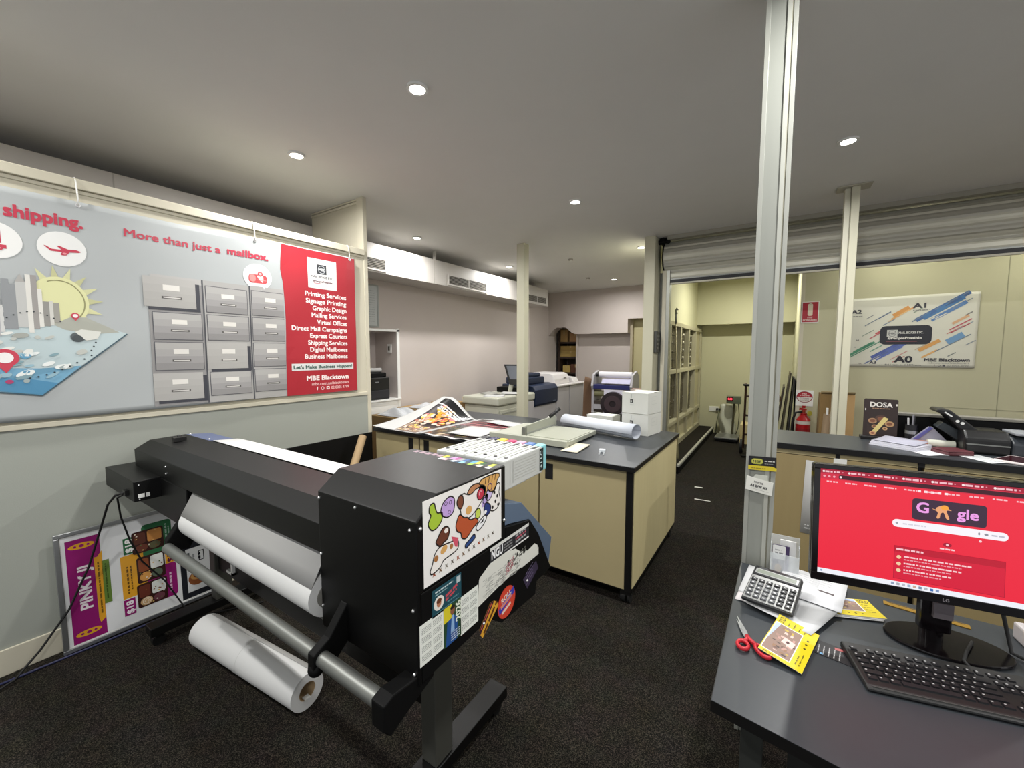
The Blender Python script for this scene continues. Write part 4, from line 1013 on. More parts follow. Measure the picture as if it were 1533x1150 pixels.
# cartons and plastic wrap on the floor behind the bench
def brownbox(x0, x1, y0, y1, z0, z1, label, m=None, cat='box'):
    t = thing('cardboard_box', label, cat, ((x0+x1)/2, (y0+y1)/2, z0))
    B(m or M_card).box(x0, x1, y0, y1, z0+.0005, z1-.002).build('body', t, bevel=.003)
    B(m or M_card).box(x0, x1, y0, (y0+y1)/2-.002, z1-.002, z1).box(x0, x1, (y0+y1)/2+.002, y1, z1-.002, z1).build('flap', t)
    B(mat('packing_tape', '#b39a6b', .3)).box(x0+.01, x1-.01, (y0+y1)/2-.025, (y0+y1)/2+.025, z1, z1+.0006).build('tape', t)
    return t
brownbox(-4.38, -3.78, 3.30, 3.72, 0, .80, 'tall brown carton behind the workbench nearest the partition', M_cardd)
brownbox(-4.36, -3.74, 3.74, 4.38, 0, .855, 'brown carton between the wall and the workbench, second from the partition')
brownbox(-4.38, -3.96, 4.42, 4.74, 0, .86, 'brown carton standing beside the grey end of the copier')
def wrap(x, y, z, w_, d_, label, h=.07):
    rnd = random.Random(label)
    ph = [(rnd.uniform(4, 16), rnd.uniform(4, 16), rnd.uniform(0, 6)) for _ in range(5)]
    def f(u, v):
        e = math.sin(PI*u)*math.sin(PI*v)
        k = sum(math.sin(a*u+b*v+c) for a, b, c in ph)/5
        return (x+(u-.5)*w_, y+(v-.5)*d_, z+.004+h*e**.6*(.7+.6*k))
    o = B(mat('crumpled_film', '#dfe2e6', .18, alpha=.75)).sheet(f, 22, 18, .001, smooth=False).build('plastic_wrap')
    return tag(o, label, 'plastic wrap')
wrap(-4.02, 3.52, .805, .50, .36, 'crumpled clear plastic wrap on the tall brown carton', .13)
wrap(-3.98, 4.0, .86, .42, .46, 'crumpled plastic film on the second brown carton', .07)

# ================================================================== PRODUCTION COPIER
t = thing('production_copier', 'long grey and navy production copier along the rear left wall', 'copier', (-3.65, 5.8, 0))
M_cop = mat('copier_grey', '#bdbdae', .45, noise=.02, nscale=4); M_copd = mat('copier_handle_grey', '#a5a59b', .5); M_lil = mat('copier_pale_grey', '#b3b0b2', .45)  # second grey is the darker colour of the drawer handles
M_navy = mat('copier_navy', '#1b2740', .4)
B(M_cop).box(-3.90, -3.29, 4.63, 5.62, .05, .84).build('feeder_body', t, bevel=.01)
B(M_cop).box(-3.93, -3.262, 4.60, 5.63, .845, .965).build('feeder_lid', t, bevel=.025)
for z in (.66, .42, .20):
    d = B(M_cop).box(-3.29, -3.275, 4.66, 5.38, z-.09, z+.12).build('drawer', t, bevel=.008)
    B(M_copd).box(-3.276, -3.268, 4.72, 5.30, z+.06, z+.085).build('handle', d, bevel=.003)
B(M_lil).box(-3.29, -3.272, 5.40, 5.61, .06, .83).build('side_door', t, bevel=.006)
B(M_lil).box(-3.92, -3.30, 5.64, 6.42, .05, .80).build('engine_body', t, bevel=.008)
B(M_navy).prism([(-3.92, .72), (-3.285, .72), (-3.262, .76), (-3.262, .99), (-3.31, 1.055), (-3.45, 1.075), (-3.92, 1.075)], 'y', 5.64, 6.43).build('engine_cover', t, bevel=.012)
B(ink('#7f879a')).box(-3.2615, -3.260, 6.24, 6.36, .765, .775).build('badge', t)
B(M_navy).box(-3.86, -3.42, 5.66, 6.22, 1.075, 1.19).build('scanner', t, bevel=.02)
B(M_navy).box(-3.86, -3.46, 5.72, 6.16, 1.19, 1.255).build('document_feeder', t, bevel=.025)
B(M_plasb).box(-3.80, -3.55, 6.20, 6.36, 1.076, 1.12).build('output_tray', t, bevel=.008)
B(M_blackm).box(-3.82, -3.40, 5.34, 5.60, .968, 1.05).build('stand_base', t, bevel=.006)
B(M_cop).cyl((-3.55, 5.32, .966), (-3.52, 5.34, 1.16), .035, 18).build('screen_arm', t)
sp = plane_place((-3.50, 5.28, 1.10), (1, .25, 0), (-.38, .1, .92), (.25, -1, .15))
def sl(m, u0, u1, v0, v1, h0, h1, nm, par, bev=0):
    p = [sp(u, v, h) for h in (h0, h1) for v in (v0, v1) for u in (u0, u1)]
    return B(m).add(p, [(0, 2, 3, 1), (4, 5, 7, 6), (0, 1, 5, 4), (2, 6, 7, 3), (0, 4, 6, 2), (1, 3, 7, 5)]).build(nm, par, bevel=bev)
s_ = sl(M_plasb, -.02, .25, 0, .34, 0, .02, 'control_screen', t, .006)
sl(mat('screen_grey', '#6f747d', .25), .015, .215, .09, .315, .02, .022, 'display', s_)
B(M_lil).box(-3.94, -3.30, 6.46, 6.98, .05, .985).build('finisher_body', t, bevel=.012)
B(M_lil).box(-3.94, -3.29, 6.99, 7.62, .05, .985).build('finisher_body', t, bevel=.012)
B(mat('copier_white', '#d9d5d3', .45)).box(-3.96, -3.27, 6.45, 7.64, .985, 1.02).build('finisher_top', t, bevel=.012)
B(mat('copier_white', '#d9d5d3', .45)).prism([(-3.94, 1.02), (-3.36, 1.02), (-3.38, 1.12), (-3.42, 1.20), (-3.48, 1.225), (-3.94, 1.225)], 'y', 6.52, 7.12).build('stacker', t, bevel=.015)
B(ink('#77726f')).box(-3.376, -3.370, 6.88, 6.98, 1.12, 1.135).build('badge', t)
B(M_lil).prism([(-3.9, 1.02), (-3.42, 1.02), (-3.50, 1.19), (-3.9, 1.19)], 'y', 7.16, 7.30).build('stacker_end', t, bevel=.01)
B(mat('copier_white', '#d9d5d3', .45)).prism([(-3.9, 1.02), (-3.36, 1.02), (-3.42, 1.11), (-3.62, 1.13), (-3.9, 1.13)], 'y', 7.32, 7.56).build('stacker_tray', t, bevel=.012)
for k, (x, y, rz) in enumerate(((-3.46, 4.78, .5), (-3.70, 5.0, -.2), (-3.42, 5.14, .25))):
    o = B(M_sheet if k != 1 else mat('grey_print', '#9a9a94', .5)).sheet(lambda u, v: (x+(u-.5)*.30*math.cos(rz)-(v-.5)*.21*math.sin(rz), y+(u-.5)*.30*math.sin(rz)+(v-.5)*.21*math.cos(rz), .968+k*.006+.02*(u-.5)**2+.012*v*v), 8, 4, .0008).build('paper_sheet')
    tag(o, ['curled white sheet on the near edge of the copier lid', 'grey printed sheet between two white ones on the copier lid', 'white sheet on the copier lid closest to the tilted screen'][k], 'paper', 'sheets on the copier lid')

# ---- laminator, brown wrapped sheets
t = thing('roll_laminator', 'roll laminator with white rolls and a navy front by the rear door', 'laminator', (-2.3, 6.55, 0))
M_l = mat('laminator_grey', '#a5a3a8', .4)
for x in (-2.60, -1.95):
    B(M_l).prism([(6.40, .08), (6.40, .98), (6.36, 1.05), (6.42, 1.24), (6.62, 1.30), (6.75, 1.2), (6.75, .08)], 'x', x-.02, x+.02).build('side_frame', t, bevel=.006)
B(mat('laminator_roll', '#dcdae0', .4)).cyl((-2.52, 6.50, 1.235), (-1.97, 6.50, 1.235), .05, 28).build('upper_roll', t)
B(M_plasb).cyl((-2.58, 6.50, 1.235), (-2.52, 6.50, 1.235), .035, 18).build('roll_core', t)
B(mat('lilac_film', '#c6c4dd', .3)).prism([(6.36, 1.10), (6.42, 1.17), (6.55, 1.17), (6.55, 1.08)], 'x', -2.44, -1.97).build('film', t)
B(mat('laminator_navy', '#22265a', .35)).box(-2.58, -1.97, 6.37, 6.60, 1.0, 1.075).build('front_panel', t, bevel=.008)
B(mat('film_sheet', '#cbc8d6', .35)).prism([(6.33, 1.0), (6.32, .62), (6.325, .62), (6.345, 1.0)], 'x', -2.38, -2.06).build('hanging_film', t)
B(mat('olive_roll', '#8d8a66', .45)).cyl((-2.58, 6.47, .92), (-1.97, 6.47, .92), .05, 24).build('lower_roll', t)
B(mat('shelf_dark', '#3a322c', .5)).box(-2.58, -1.97, 6.42, 6.74, .40, .80).build('cabinet', t)
B(M_l).box(-2.58, -1.97, 6.40, 6.43, .66, .74).build('rail', t)
t = thing('film_reel', 'dark round reel standing in front of the roll laminator', 'reel', (-2.16, 6.22, 0))
B(mat('reel_dark', '#241a1e', .4)).cyl((-2.18, 6.22, .80), (-2.155, 6.10, .80), .185, 36).build('flange', t)
B(mat('reel_mid', '#3a2a30', .5)).cyl((-2.152, 6.097, .80), (-2.150, 6.09, .80), .13, 30, inner=.05).build('hub', t)
B(M_l).box(-2.20, -2.14, 6.16, 6.30, 0, .62).build('stand', t)
t = thing('wrapped_sheets', 'brown paper wrapped sheets leaning upright beside the roll laminator', 'paper', (-2.75, 6.6, 0))
B(mat('brown_wrap', '#71553e', .7, noise=.15, nscale=7)).sheet(lambda u, v: (-2.90+.26*u+.12*v*(1-u)+.015*math.sin(v*6), 6.50+.08*u+.05*math.sin(v*3), .002+1.18*v-.05*u*v), 10, 14, .06).build('wrapping', t)
t = thing('electronic_device', 'brown device with an orange light beside the roll laminator', 'device', (-1.62, 5.9, 0))
B(mat('pedestal_cream', '#c2b89a', .5)).box(-1.80, -1.45, 5.75, 6.05, 0, .93).build('pedestal', t, bevel=.004)
B(mat('device_brown', '#6a4c3a', .5)).prism([(5.72, .93), (5.72, 1.02), (5.86, 1.09), (6.0, 1.06), (6.0, .93)], 'x', -1.78, -1.50).build('body', t, bevel=.01)
B(mat('orange_led', '#e0702a', emit=1.2)).cyl((-1.70, 5.77, 1.048), (-1.70, 5.765, 1.058), .024, 16).build('indicator', t)
B(M_plasb).cyl((-1.57, 5.80, 1.06), (-1.57, 5.79, 1.08), .03, 16).build('knob', t)

# ---- shelves with cardboard in the rear opening
t = thing('shelving', 'dark shelving seen through the arched rear opening', 'shelf', (-4.2, 9.2, 0))
M_shelf = mat('shelf_brown', '#35241a', .6)
for x in (-4.55, -3.93): B(M_shelf).box(x-.02, x+.02, 9.0, 9.42, 0, 2.3).build('upright', t)
shz = [.60, 1.12, 1.50, 1.86]
for z in shz: B(M_shelf).box(-4.53, -3.95, 9.0, 9.42, z-.04, z).build('shelf_board', t)
B(M_shelf).box(-4.53, -3.95, 9.43, 9.45, 0, 2.3).build('back_panel', t)
for (x0, x1, z, h, c, lb) in ((-4.52, -4.33, 1.86, .30, '#b3915a', 'tan upright carton on the top shelf behind the arch'), (-4.28, -4.0, 1.86, .22, '#a37c54', 'brown carton on the top shelf behind the arch'),
                              (-4.52, -3.97, 1.50, .14, '#a58b4f', 'wide flat carton under another on the middle shelf'), (-4.52, -3.98, 1.642, .12, '#9a7f45', 'wide flat carton on top on the middle shelf'),
                              (-4.45, -4.26, 1.12, .17, '#b39a58', 'small tan carton on the lower visible shelf'), (-4.24, -3.98, 1.12, .20, '#6b4430', 'reddish brown carton on the lower visible shelf')):
    k = thing('cardboard_box', lb, 'box', ((x0+x1)/2, 9.15, z), group='cartons on the shelves behind the arch')
    m = mat('carton_'+c, c, .8, noise=.08, nscale=10)
    B(m).box(x0, x1, 9.02, 9.36, z+.0005, z+h).build('body', k, bevel=.003)
    B(mat('packing_tape', '#b39a6b', .3)).box((x0+x1)/2-.02, (x0+x1)/2+.02, 9.0185, 9.02, z+h*.6, z+h-.004).build('tape', k)

# ================================================================== MAILBOX BANK IN THE BACK ROOM
M_mf = mat('mailbox_frame', '#b3ad92', .45, .2); M_md = mat('mailbox_door', '#575140', .45, .35, noise=.05, nscale=9); M_mp = mat('mailbox_panel', '#b8b091', .5)
LXF = -1.325
step = B(M_carpet).box(-1.38, -1.065, 5.60, 8.945, 0, .118)
step.build('platform'); o = bpy.data.objects['platform']; struct(o)
struct(B(mat('step_nosing', '#bdbdb2', .4, .3)).box(-1.085, -1.052, 5.595, 8.945, .092, .124).build('trim_8', bevel=.003))
struct(B(M_blackm).box(-1.066, -1.06, 5.597, 8.945, 0, .092).box(-1.38, -1.062, 5.594, 5.60, 0, .092).build('trim_9'))
t = thing('mailbox_bank', 'bank of small olive metal mailboxes in a cream frame along the back room', 'mailboxes', (-1.38, 7.1, .12))
bays = [(5.42, 6.12), (6.20, 6.86), (6.94, 7.54), (7.62, 8.24)]
ends = (8.32, 8.86)
fr = [5.38]+[(bays[i][1]+bays[i+1][0])/2 for i in range(3)]+[8.28, 8.90]
for y in fr: B(M_mf).box(-1.425, LXF, y-.038, y+.038, .12, 2.06).build('post', t, bevel=.002)
for z0, z1 in ((2.0, 2.062), (1.285, 1.345), (.50, .555), (.12, .20)):
    B(M_mf).box(-1.425, LXF+.004, 5.345, 8.936, z0, z1).build('rail', t, bevel=.002)
dm = {}
def mdoor(y, z, w_, h_, lab):
    k = (round(w_, 3), round(h_, 3), lab)
    if k not in dm:
        b = B(M_md).box(0, .012, -w_/2, w_/2, 0, h_)
        b.box(.012, .014, -w_*.36, w_*.36, h_*.62, h_*.80, mat('mail_slot', '#4a4536', .5))
        if lab: b.box(.012, .0145, -w_*.30, w_*.30, h_*.30, h_*.48, mat('mail_label', '#d3cfbd', .6))
        b.cyl((.012, w_*.3, h_*.18), (.017, w_*.3, h_*.18), .008, 8, M_screw)
        o = b.build('mailbox_door', t, local=True); dm[k] = o
    else:
        o = dm[k].copy(); COL.objects.link(o); o.parent = t
    o.location = Vector((-1.40, y, z))-Vector(t.location)
for i, (a, b_) in enumerate(bays):
    w_ = (b_-a)/3
    for c in range(3):
        for r in range(5): mdoor(a+w_*(c+.5), 1.352+r*.129, .196 if i > 0 else .222, .122, i >= 2)
        for r in range(3): mdoor(a+w_*(c+.5), .562+r*.24, .196 if i > 0 else .222, .232, False)
    B(M_mp).box(-1.41, -1.365, a, b_, .20, .50).build('base_panel', t)
for z0, z1 in ((1.345, 2.0), (.555, 1.285), (.20, .50)): B(M_mp).box(-1.41, -1.362, ends[0], ends[1], z0, z1).build('blank_panel', t)
B(M_blackm).box(-1.43, -1.411, 5.345, 8.936, .12, 2.06).build('back_panel', t)
t = thing('window_pole', 'long thin pole with a hook leaning on the mailbox bank', 'pole', (-1.2, 6.0, .12))
pp = B(mat('pole_cream', '#c2b88f', .5)).tube([(-1.14, 5.95, .122), (-1.295, 6.32, 2.02)], .009).build('shaft', t)
B(M_alud).tube([(-1.295, 6.32, 2.02), (-1.312, 6.36, 2.22), (-1.30, 6.375, 2.25), (-1.285, 6.36, 2.23)], .014).tube([(-1.31, 6.355, 2.20), (-1.296, 6.34, 2.17)], .018).build('hook', t)
# white tape strips on the carpet
for (x0, x1, y0, y1, l) in ((-.79, -.70, 5.15, 5.19, 'short white tape strip on the carpet beside the step end'), (-.72, -.56, 4.72, 4.75, 'long white tape strip on the carpet just past the workbench')):
    o = B(mat('floor_tape', '#dcdad2', .5)).prism([(x0, y0), (x1, y0+.015), (x1-.01, y1), (x0, y1-.01)], 'z', .0005, .003).build('floor_tape'); tag(o, l, 'tape', 'white tape on the carpet')
# platform scale and neighbours
t = thing('platform_scale', 'grey platform scale with a red lit display on a pole in the back room', 'scale', (-.74, 8.2, 0))
B(M_plasb).box(-.92, -.58, 8.06, 8.48, .02, .06).build('base', t, bevel=.006)
B(M_alu).box(-.935, -.565, 8.04, 8.50, .06, .085).build('platter', t, bevel=.004)
B(mat('scale_pole', '#4d4a38', .4, .4)).cyl((-.69, 8.50, .05), (-.675, 8.52, .68), .018, 16).build('pole', t)
B(mat('scale_head', '#59604f', .45)).prism([(8.44, .66), (8.43, .79), (8.52, .80), (8.54, .66)], 'x', -.80, -.565).build('indicator_head', t, bevel=.006)
B(mat('scale_display', '#3a0c14', .2)).box(-.785, -.69, 8.428, 8.434, .715, .78).build('display', t)
A = Art(lambda u, v, h: (u, 8.427-h, v), emit=2.0); A.text('0.00', -.775, .73, .05, '#ff4a5a', 1, .02, 'l', .07); A.build('digits', t)
B(M_rub).tube([(-.61, 8.5, .68), (-.59, 8.53, .45), (-.60, 8.52, .20), (-.63, 8.5, .09)], .006).build('cable', t)
for x in (-.89, -.61):
    for y in (8.10, 8.44): B(M_rub).cyl((x, y, 0), (x, y, .02), .018, 10).build('foot', t)
t = thing('power_outlet', 'white double power outlet low on the far back-room wall', 'power outlet', (-1.06, 8.945, .43))
B(M_white).box(-1.15, -.98, 8.936, 8.9495, .43, .53).build('plate', t, bevel=.003)
B(M_plasb).box(-.975, -.93, 8.89, 8.936, .44, .50).box(-1.02, -.985, 8.90, 8.936, .46, .50).build('plug', t, bevel=.004)
o = B(mat('lead_green', '#5a604c', .5)).tube([(-.96, 8.88, .47), (-.99, 8.84, .25), (-1.0, 8.84, .03), (-.95, 8.8, .008)], .008).build('power_lead'); tag(o, 'grey-green lead dropping from the far wall outlet to the carpet', 'cord')
t = thing('plastic_bag', 'pale translucent plastic bag slumped behind the platform scale', 'bag', (-.80, 8.66, 0))
B(mat('bag_film', '#cfd0c0', .3, alpha=.8)).sheet(lambda u, v: (-.93+.27*u+.02*math.sin(v*9), 8.62-.06*math.sin(PI*u)+.03*math.sin(u*8+v*5), .004+.60*v+.03*math.sin(u*7)), 14, 14, .10, smooth=True).build('film', t)
brownbox(-.54, -.22, 8.10, 8.50, 0, .34, 'small pale carton on the carpet right of the platform scale', mat('pale_carton', '#c9b98a', .8))
t = thing('sack_truck', 'dark sack truck standing in the back room behind the service pole', 'trolley', (-.34, 7.3, 0))
for x in (-.43, -.20): B(mat('truck_brown', '#4a3226', .5)).tube([(x, 7.25, .10), (x, 7.33, 1.02), (x, 7.25, 1.12)], .016, 10).build('upright', t)
for z in (.30, .60, .90): B(mat('truck_brown', '#4a3226', .5)).box(-.43, -.20, 7.262+z*.07, 7.282+z*.07, z, z+.03).build('crossbar', t)
B(M_rub).tube([(-.45, 7.23, 1.10), (-.42, 7.2, 1.10), (-.18, 7.2, 1.10)], .018, 10).build('grip', t)
B(M_blackm).box(-.44, -.19, 7.02, 7.25, .02, .03).build('toe_plate', t)
for x in (-.46, -.17): B(M_rub).cyl((x-.02, 7.36, .11), (x+.02, 7.36, .11), .11, 24, inner=.03).build('wheel', t)
# black boards leaning against the side wall
for i, (xb, xt, y0, y1, h_, c, l) in enumerate(((-.16, -.02, 6.52, 7.1, 1.03, '#1e1a18', 'shortest dark board of the row leaning in the back-room corner'), (-.08, .05, 6.50, 7.15, 1.14, '#3a3026', 'brown-edged board leaning in the back-room corner'),
                                             (.0, .115, 6.48, 7.2, 1.33, '#4a432f', 'tall olive board leaning in the back-room corner'), (.085, .158, 6.42, 7.2, 1.26, '#171514', 'black board leaning nearest the fire extinguisher'))):
    o = B(mat('board_'+c, c, .5)).prism([(xb, .001), (xb+.022, .001), (xt+.018, h_), (xt, h_)], 'y', y0, y1)
    o.prism([(xb-.003, .002), (xb, .002), (xt, h_), (xt-.003, h_)], 'y', y0-.002, y0+.006, mat('board_edge', '#7a7563', .4, .4))
    t_ = o.build('display_board'); tag(t_, l, 'board', 'boards leaning in the back-room corner')
t = thing('spool_stand', 'brown round reel on a floor stand among the leaning boards', 'reel', (-.02, 6.7, 0))
B(mat('reel_brown', '#5a4028', .6)).cyl((-.03, 6.30, 1.0), (-.02, 6.34, 1.0), .055, 20).build('disc', t)
B(mat('reel_stem', '#3d352a', .6)).tube([(-.02, 6.33, .95), (-.03, 6.36, .4), (-.03, 6.38, .02)], .012).box(-.10, .04, 6.32, 6.44, 0, .02).build('stand', t)
# fire extinguisher and signs
t = thing('fire_extinguisher', 'red fire extinguisher with black hose hanging on the right wall', 'fire extinguisher', (.27, 6.22, .42))
M_fr = mat('extinguisher_red', '#a3141c', .3)
ex, ey = .272, 6.20
B(M_fr).cyl((ex, ey, .42), (ex, ey, .76), .074, 32).cyl((ex, ey, .76), (ex, ey, .82), .074, 32, r1=.034, caps=False).cyl((ex, ey, .82), (ex, ey, .845), .034, 20).build('cylinder', t)
B(mat('extinguisher_label', '#cfc6bd', .5)).cyl((ex, ey, .71), (ex, ey, .752), .0746, 32, caps=False).build('label_band', t)
B(mat('ext_label2', '#8a1018', .5)).cyl((ex, ey, .52), (ex, ey, .66), .0745, 32, caps=False).build('label_panel', t)
B(mat('valve_brass', '#a34a3a', .35, .5)).cyl((ex, ey, .845), (ex, ey, .885), .018, 16).build('valve', t)
B(M_fr).prism([(ex-.05, .885), (ex+.03, .885), (ex+.03, .897), (ex-.045, .915)], 'y', ey-.01, ey+.01).box(ex-.02, ex+.015, ey-.012, ey+.012, .91, .94).build('handle', t)
B(M_rub).tube([(ex-.02, ey-.01, .865), (ex-.08, ey-.02, .85), (ex-.11, ey-.01, .76), (ex-.115, ey, .62), (ex-.10, ey, .48)], .013, 10).build('hose', t)
B(mat('inspection_tag', '#b3a83a', .5)).cyl((ex+.055, ey-.03, .85), (ex+.06, ey-.035, .85), .032, 16).build('tag', t)
B(M_alud).box(ex-.04, ex+.04, 6.27, 6.299, .55, .80).build('wall_bracket', t)
t = thing('fire_sign', 'white sign with a red oval above the fire extinguisher', 'sign', (.275, 6.295, .92))
B(M_white).box(.185, .365, 6.292, 6.2985, .925, 1.125).build('plate', t)
A = Art(lambda u, v, h: (.185+u, 6.2915-h, .925+v))
A.ell(.09, .115, .084, .072, '#7a1420', 1); A.ell(.09, .115, .076, .064, '#d9d3cc', 2)
pts = [(.09+.076*math.cos(PI*k/20), .115+.064*math.sin(PI*k/20)) for k in range(21)]; A.poly(pts, '#a3182a', 3)
A.text('FIRE', .09, .148, .024, '#e9dcd6', 4, .01, 'c', .045); A.text('EXTINGUISHER', .09, .127, .02, '#e9dcd6', 4, .01, 'c', .10)
for r in range(3): A.scribble(.045, .07+r*.014, .09, .006, '#8a8078', 3)
A.build('print', t)
t = thing('fire_sign', 'red fire extinguisher location sign high on the right wall', 'sign', (.275, 6.295, 1.97))
B(M_white).box(.198, .372, 6.292, 6.2985, 1.972, 2.232).build('plate', t)
A = Art(lambda u, v, h: (.198+u, 6.2915-h, 1.972+v))
A.rect(.008, .008, .166, .252, '#a3182a', 1); A.rrect(.062, .085, .112, .235, .018, '#d9cdb8', 2); A.rect(.078, .228, .096, .244, '#d9cdb8', 2); A.text('FIRE', .087, .055, .028, '#e3cfc6', 2, .01, 'c', .05); A.text('EXTINGUISHER', .087, .024, .026, '#e9dcd6', 2, .02, 'c', .14)
A.build('print', t)

# ================================================================== PAPER-SIZE BANNER ON THE RIGHT WALL
t = thing('paper_size_banner', 'white paper-size banner with diagonal coloured strokes on the right wall', 'banner', (1.1, 6.29, 1.43))
bw = lambda u, v: 6.2925+.0010*math.sin(u*7+v*5)-.003*math.exp(-((u-1.1)/.15)**2-((v-.78)/.2)**2)+.0005*math.sin(v*17+u*3)
BX = .515
B(mat('banner_white', '#d3d2c4', .42)).sheet(lambda u, v: (BX+.095+1.11*u, bw(.095+u*1.11, v*.8)-.003, 1.438+(.795+.0*u)*v+.012*u*(v-.3)), 40, 24, .0008).build('sheet', t)
A = Art(lambda u, v, h: (BX+u, bw(u, v)-.0045-h*1.6, 1.438+v+.012*(u/1.2)*(v/.8-.3)), rough=.42); A.cell = .08
def stroke(u, v, l, w_, c, L=1):
    d_ = .70; n = max(1, int(l/.08))
    for i in range(n):
        a0, a1 = l*i/n, l*(i+1)/n
        A.poly([(u+a0, v+a0*d_), (u+a1, v+a1*d_), (u+a1-w_*.45, v+a1*d_+w_*.7), (u+a0-w_*.45, v+a0*d_+w_*.7)], c, L)
for (u, v, l, w_, c) in ((.30, .47, .22, .010, '#6b7a8a'), (.31, .55, .06, .010, '#8a8d90'), (.42, .55, .10, .008, '#5a6b8a'), (.46, .47, .10, .012, '#7d8a99'), (.53, .53, .20, .022, '#d3a066'), (.55, .56, .13, .05, '#cf9450'), (.50, .51, .22, .012, '#d9b684'),
                        (.71, .60, .07, .012, '#8a9a86'), (.70, .50, .42, .014, '#6f7e92'), (.74, .50, .40, .050, '#46679a'), (.80, .52, .30, .055, '#4a78a8'), (.86, .50, .26, .045, '#5a7fb0'), (.90, .62, .22, .012, '#4d5f7d'), (.97, .60, .18, .010, '#7d8a92'), (.82, .50, .10, .014, '#d3d2c4'), (.88, .52, .12, .012, '#d3d2c4'),
                        (1.02, .46, .12, .030, '#d3a880'), (1.0, .40, .16, .014, '#b8565e'), (1.01, .37, .14, .012, '#a84450'), (.98, .36, .12, .01, '#c27a72'), (1.0, .25, .12, .07, '#6d96bd'), (1.05, .40, .12, .010, '#8a9aa5'), (.90, .17, .26, .011, '#77838d'), (1.13, .24, .07, .010, '#8a929a'), (1.11, .55, .05, .012, '#6b6b6b'),
                        (.28, .35, .10, .010, '#8a9a8a'), (.35, .32, .16, .012, '#b8565e'), (.40, .37, .10, .02, '#c25a5a'), (.12, .06, .36, .012, '#4a8a6d'), (.18, .12, .22, .030, '#4f9070'), (.22, .15, .16, .035, '#3f8062'), (.36, .17, .10, .012, '#6b9a86'), (.32, .03, .46, .014, '#5a6a96'), (.38, .09, .30, .040, '#4f5fa0'), (.46, .11, .24, .055, '#5a6cae'), (.42, .07, .22, .02, '#6474b5'), (.52, .10, .09, .010, '#d3d2c4'),
                        (.54, .08, .14, .010, '#c58a84'), (.56, .05, .10, .012, '#b87a74'), (.78, .17, .16, .045, '#d39c56'), (.80, .10, .12, .022, '#d9a868'), (.74, .19, .12, .010, '#b8a890'), (1.0, .12, .06, .010, '#77807d')):
    stroke(u, v, l, w_, c, 1)
A.rrect(.435, .255, .865, .465, .05, '#22242c', 3)
A.rect(.495, .34, .585, .42, '#c2c3be', 9); A.ring(.54, .38, .034, .004, '#55585c', 10); A.text('MBE', .54, .37, .028, '#44474c', 10, .02, 'c', .05)
A.text('MAIL BOXES ETC.', .595, .375, .034, '#d9d9d4', 9, .02, 'l', .20); A.text('#PeoplePossible', .645, .315, .036, '#e0ded8', 9, .03, 'c', .28); A.rect(.49, .285, .75, .290, '#8a4a50', 9)
A.text('A1', .70, .655, .072, '#3a3a42', 2, .03, 'l', .10); A.scribble(.70, .625, .13, .010, '#8a8a86', 2)
A.text('A2', .26, .62, .060, '#3a3a42', 2, .03, 'r', .09); A.scribble(.17, .585, .10, .008, '#8a8a86', 2)
A.text('A0', .575, .055, .098, '#2a2a32', 2, .03, 'l', .145); A.text('841mm x 1189mm', .645, .018, .026, '#7a7a76', 2, .01, 'c', .30)
A.text('A3', .36, .035, .042, '#4a4a52', 2, .03, 'l', .058); A.scribble(.36, .018, .11, .006, '#9a9a96', 2); A.text('A4', .225, .30, .024, '#6a6a6a', 2, .02); A.text('A5', .21, .22, .018, '#8a8a8a', 2, .01); A.text('DL', .265, .028, .022, '#6a6a6a', 2, .01)
A.text('MBE Blacktown', 1.165, .068, .048, '#3a3a40', 2, .035, 'r', .345); A.text('mbe.com.au/blacktown', 1.16, .043, .026, '#9a9a92', 2, .005, 'r', .31)
A.text('f', .90, .015, .026, '#55555a', 2, .03); A.ring(.94, .024, .010, .003, '#55555a', 2); A.rrect(.965, .014, .985, .033, .004, '#55555a', 2); A.text('02 8005 4799', 1.16, .015, .026, '#9a9a92', 2, .005, 'r', .16)
A.build('print', t)

# ================================================================== FRONT COUNTER
t = thing('front_counter', 'beige service counter with a black-edged dark top', 'counter', (1.0, 3.2, 0))
CY, CB, CZ = 2.955, 3.455, 1.05
cx0, cx1 = -.085, 2.3
ct = B(M_edge).box(cx0, cx1, CY, CB, CZ-.036, CZ-.002)
ct.box(cx0+.003, cx1, CY+.003, CB-.003, CZ-.002, CZ, M_top).build('countertop', t, bevel=.0015)
B(M_edge).box(cx0+.02, cx1, CY+.05, CB-.03, 0, CZ-.036).build('carcass', t)
for x0, x1 in ((cx0+.01, .292), (.312, .640), (.665, 1.30), (1.32, 2.28)):
    B(M_lam).box(x0, x1, CY+.018, CY+.05, .985, CZ-.037).build('top_rail', t, bevel=.001)
    B(M_lam2).box(x0, x1 if x1 != .292 else .302, CY+.022, CY+.05, .06, .981).build('front_panel', t, bevel=.001)
B(M_edge).box(.292, .312, CY+.02, CY+.05, .985, CZ-.037).box(.640, .665, CY+.012, CY+.05, .990, CZ-.037).build('joint', t)
t = thing('counter_screen', 'long black upstand with a grey top along the rear of the counter', 'screen panel', (1.5, 3.5, 0))
B(M_blackm).box(.62, 2.3, 3.47, 3.52, 0, 1.205).build('panel', t)
B(mat('screen_cap', '#7d7a70', .5)).box(.61, 2.3, 3.46, 3.53, 1.205, 1.222).build('cap', t, bevel=.003)
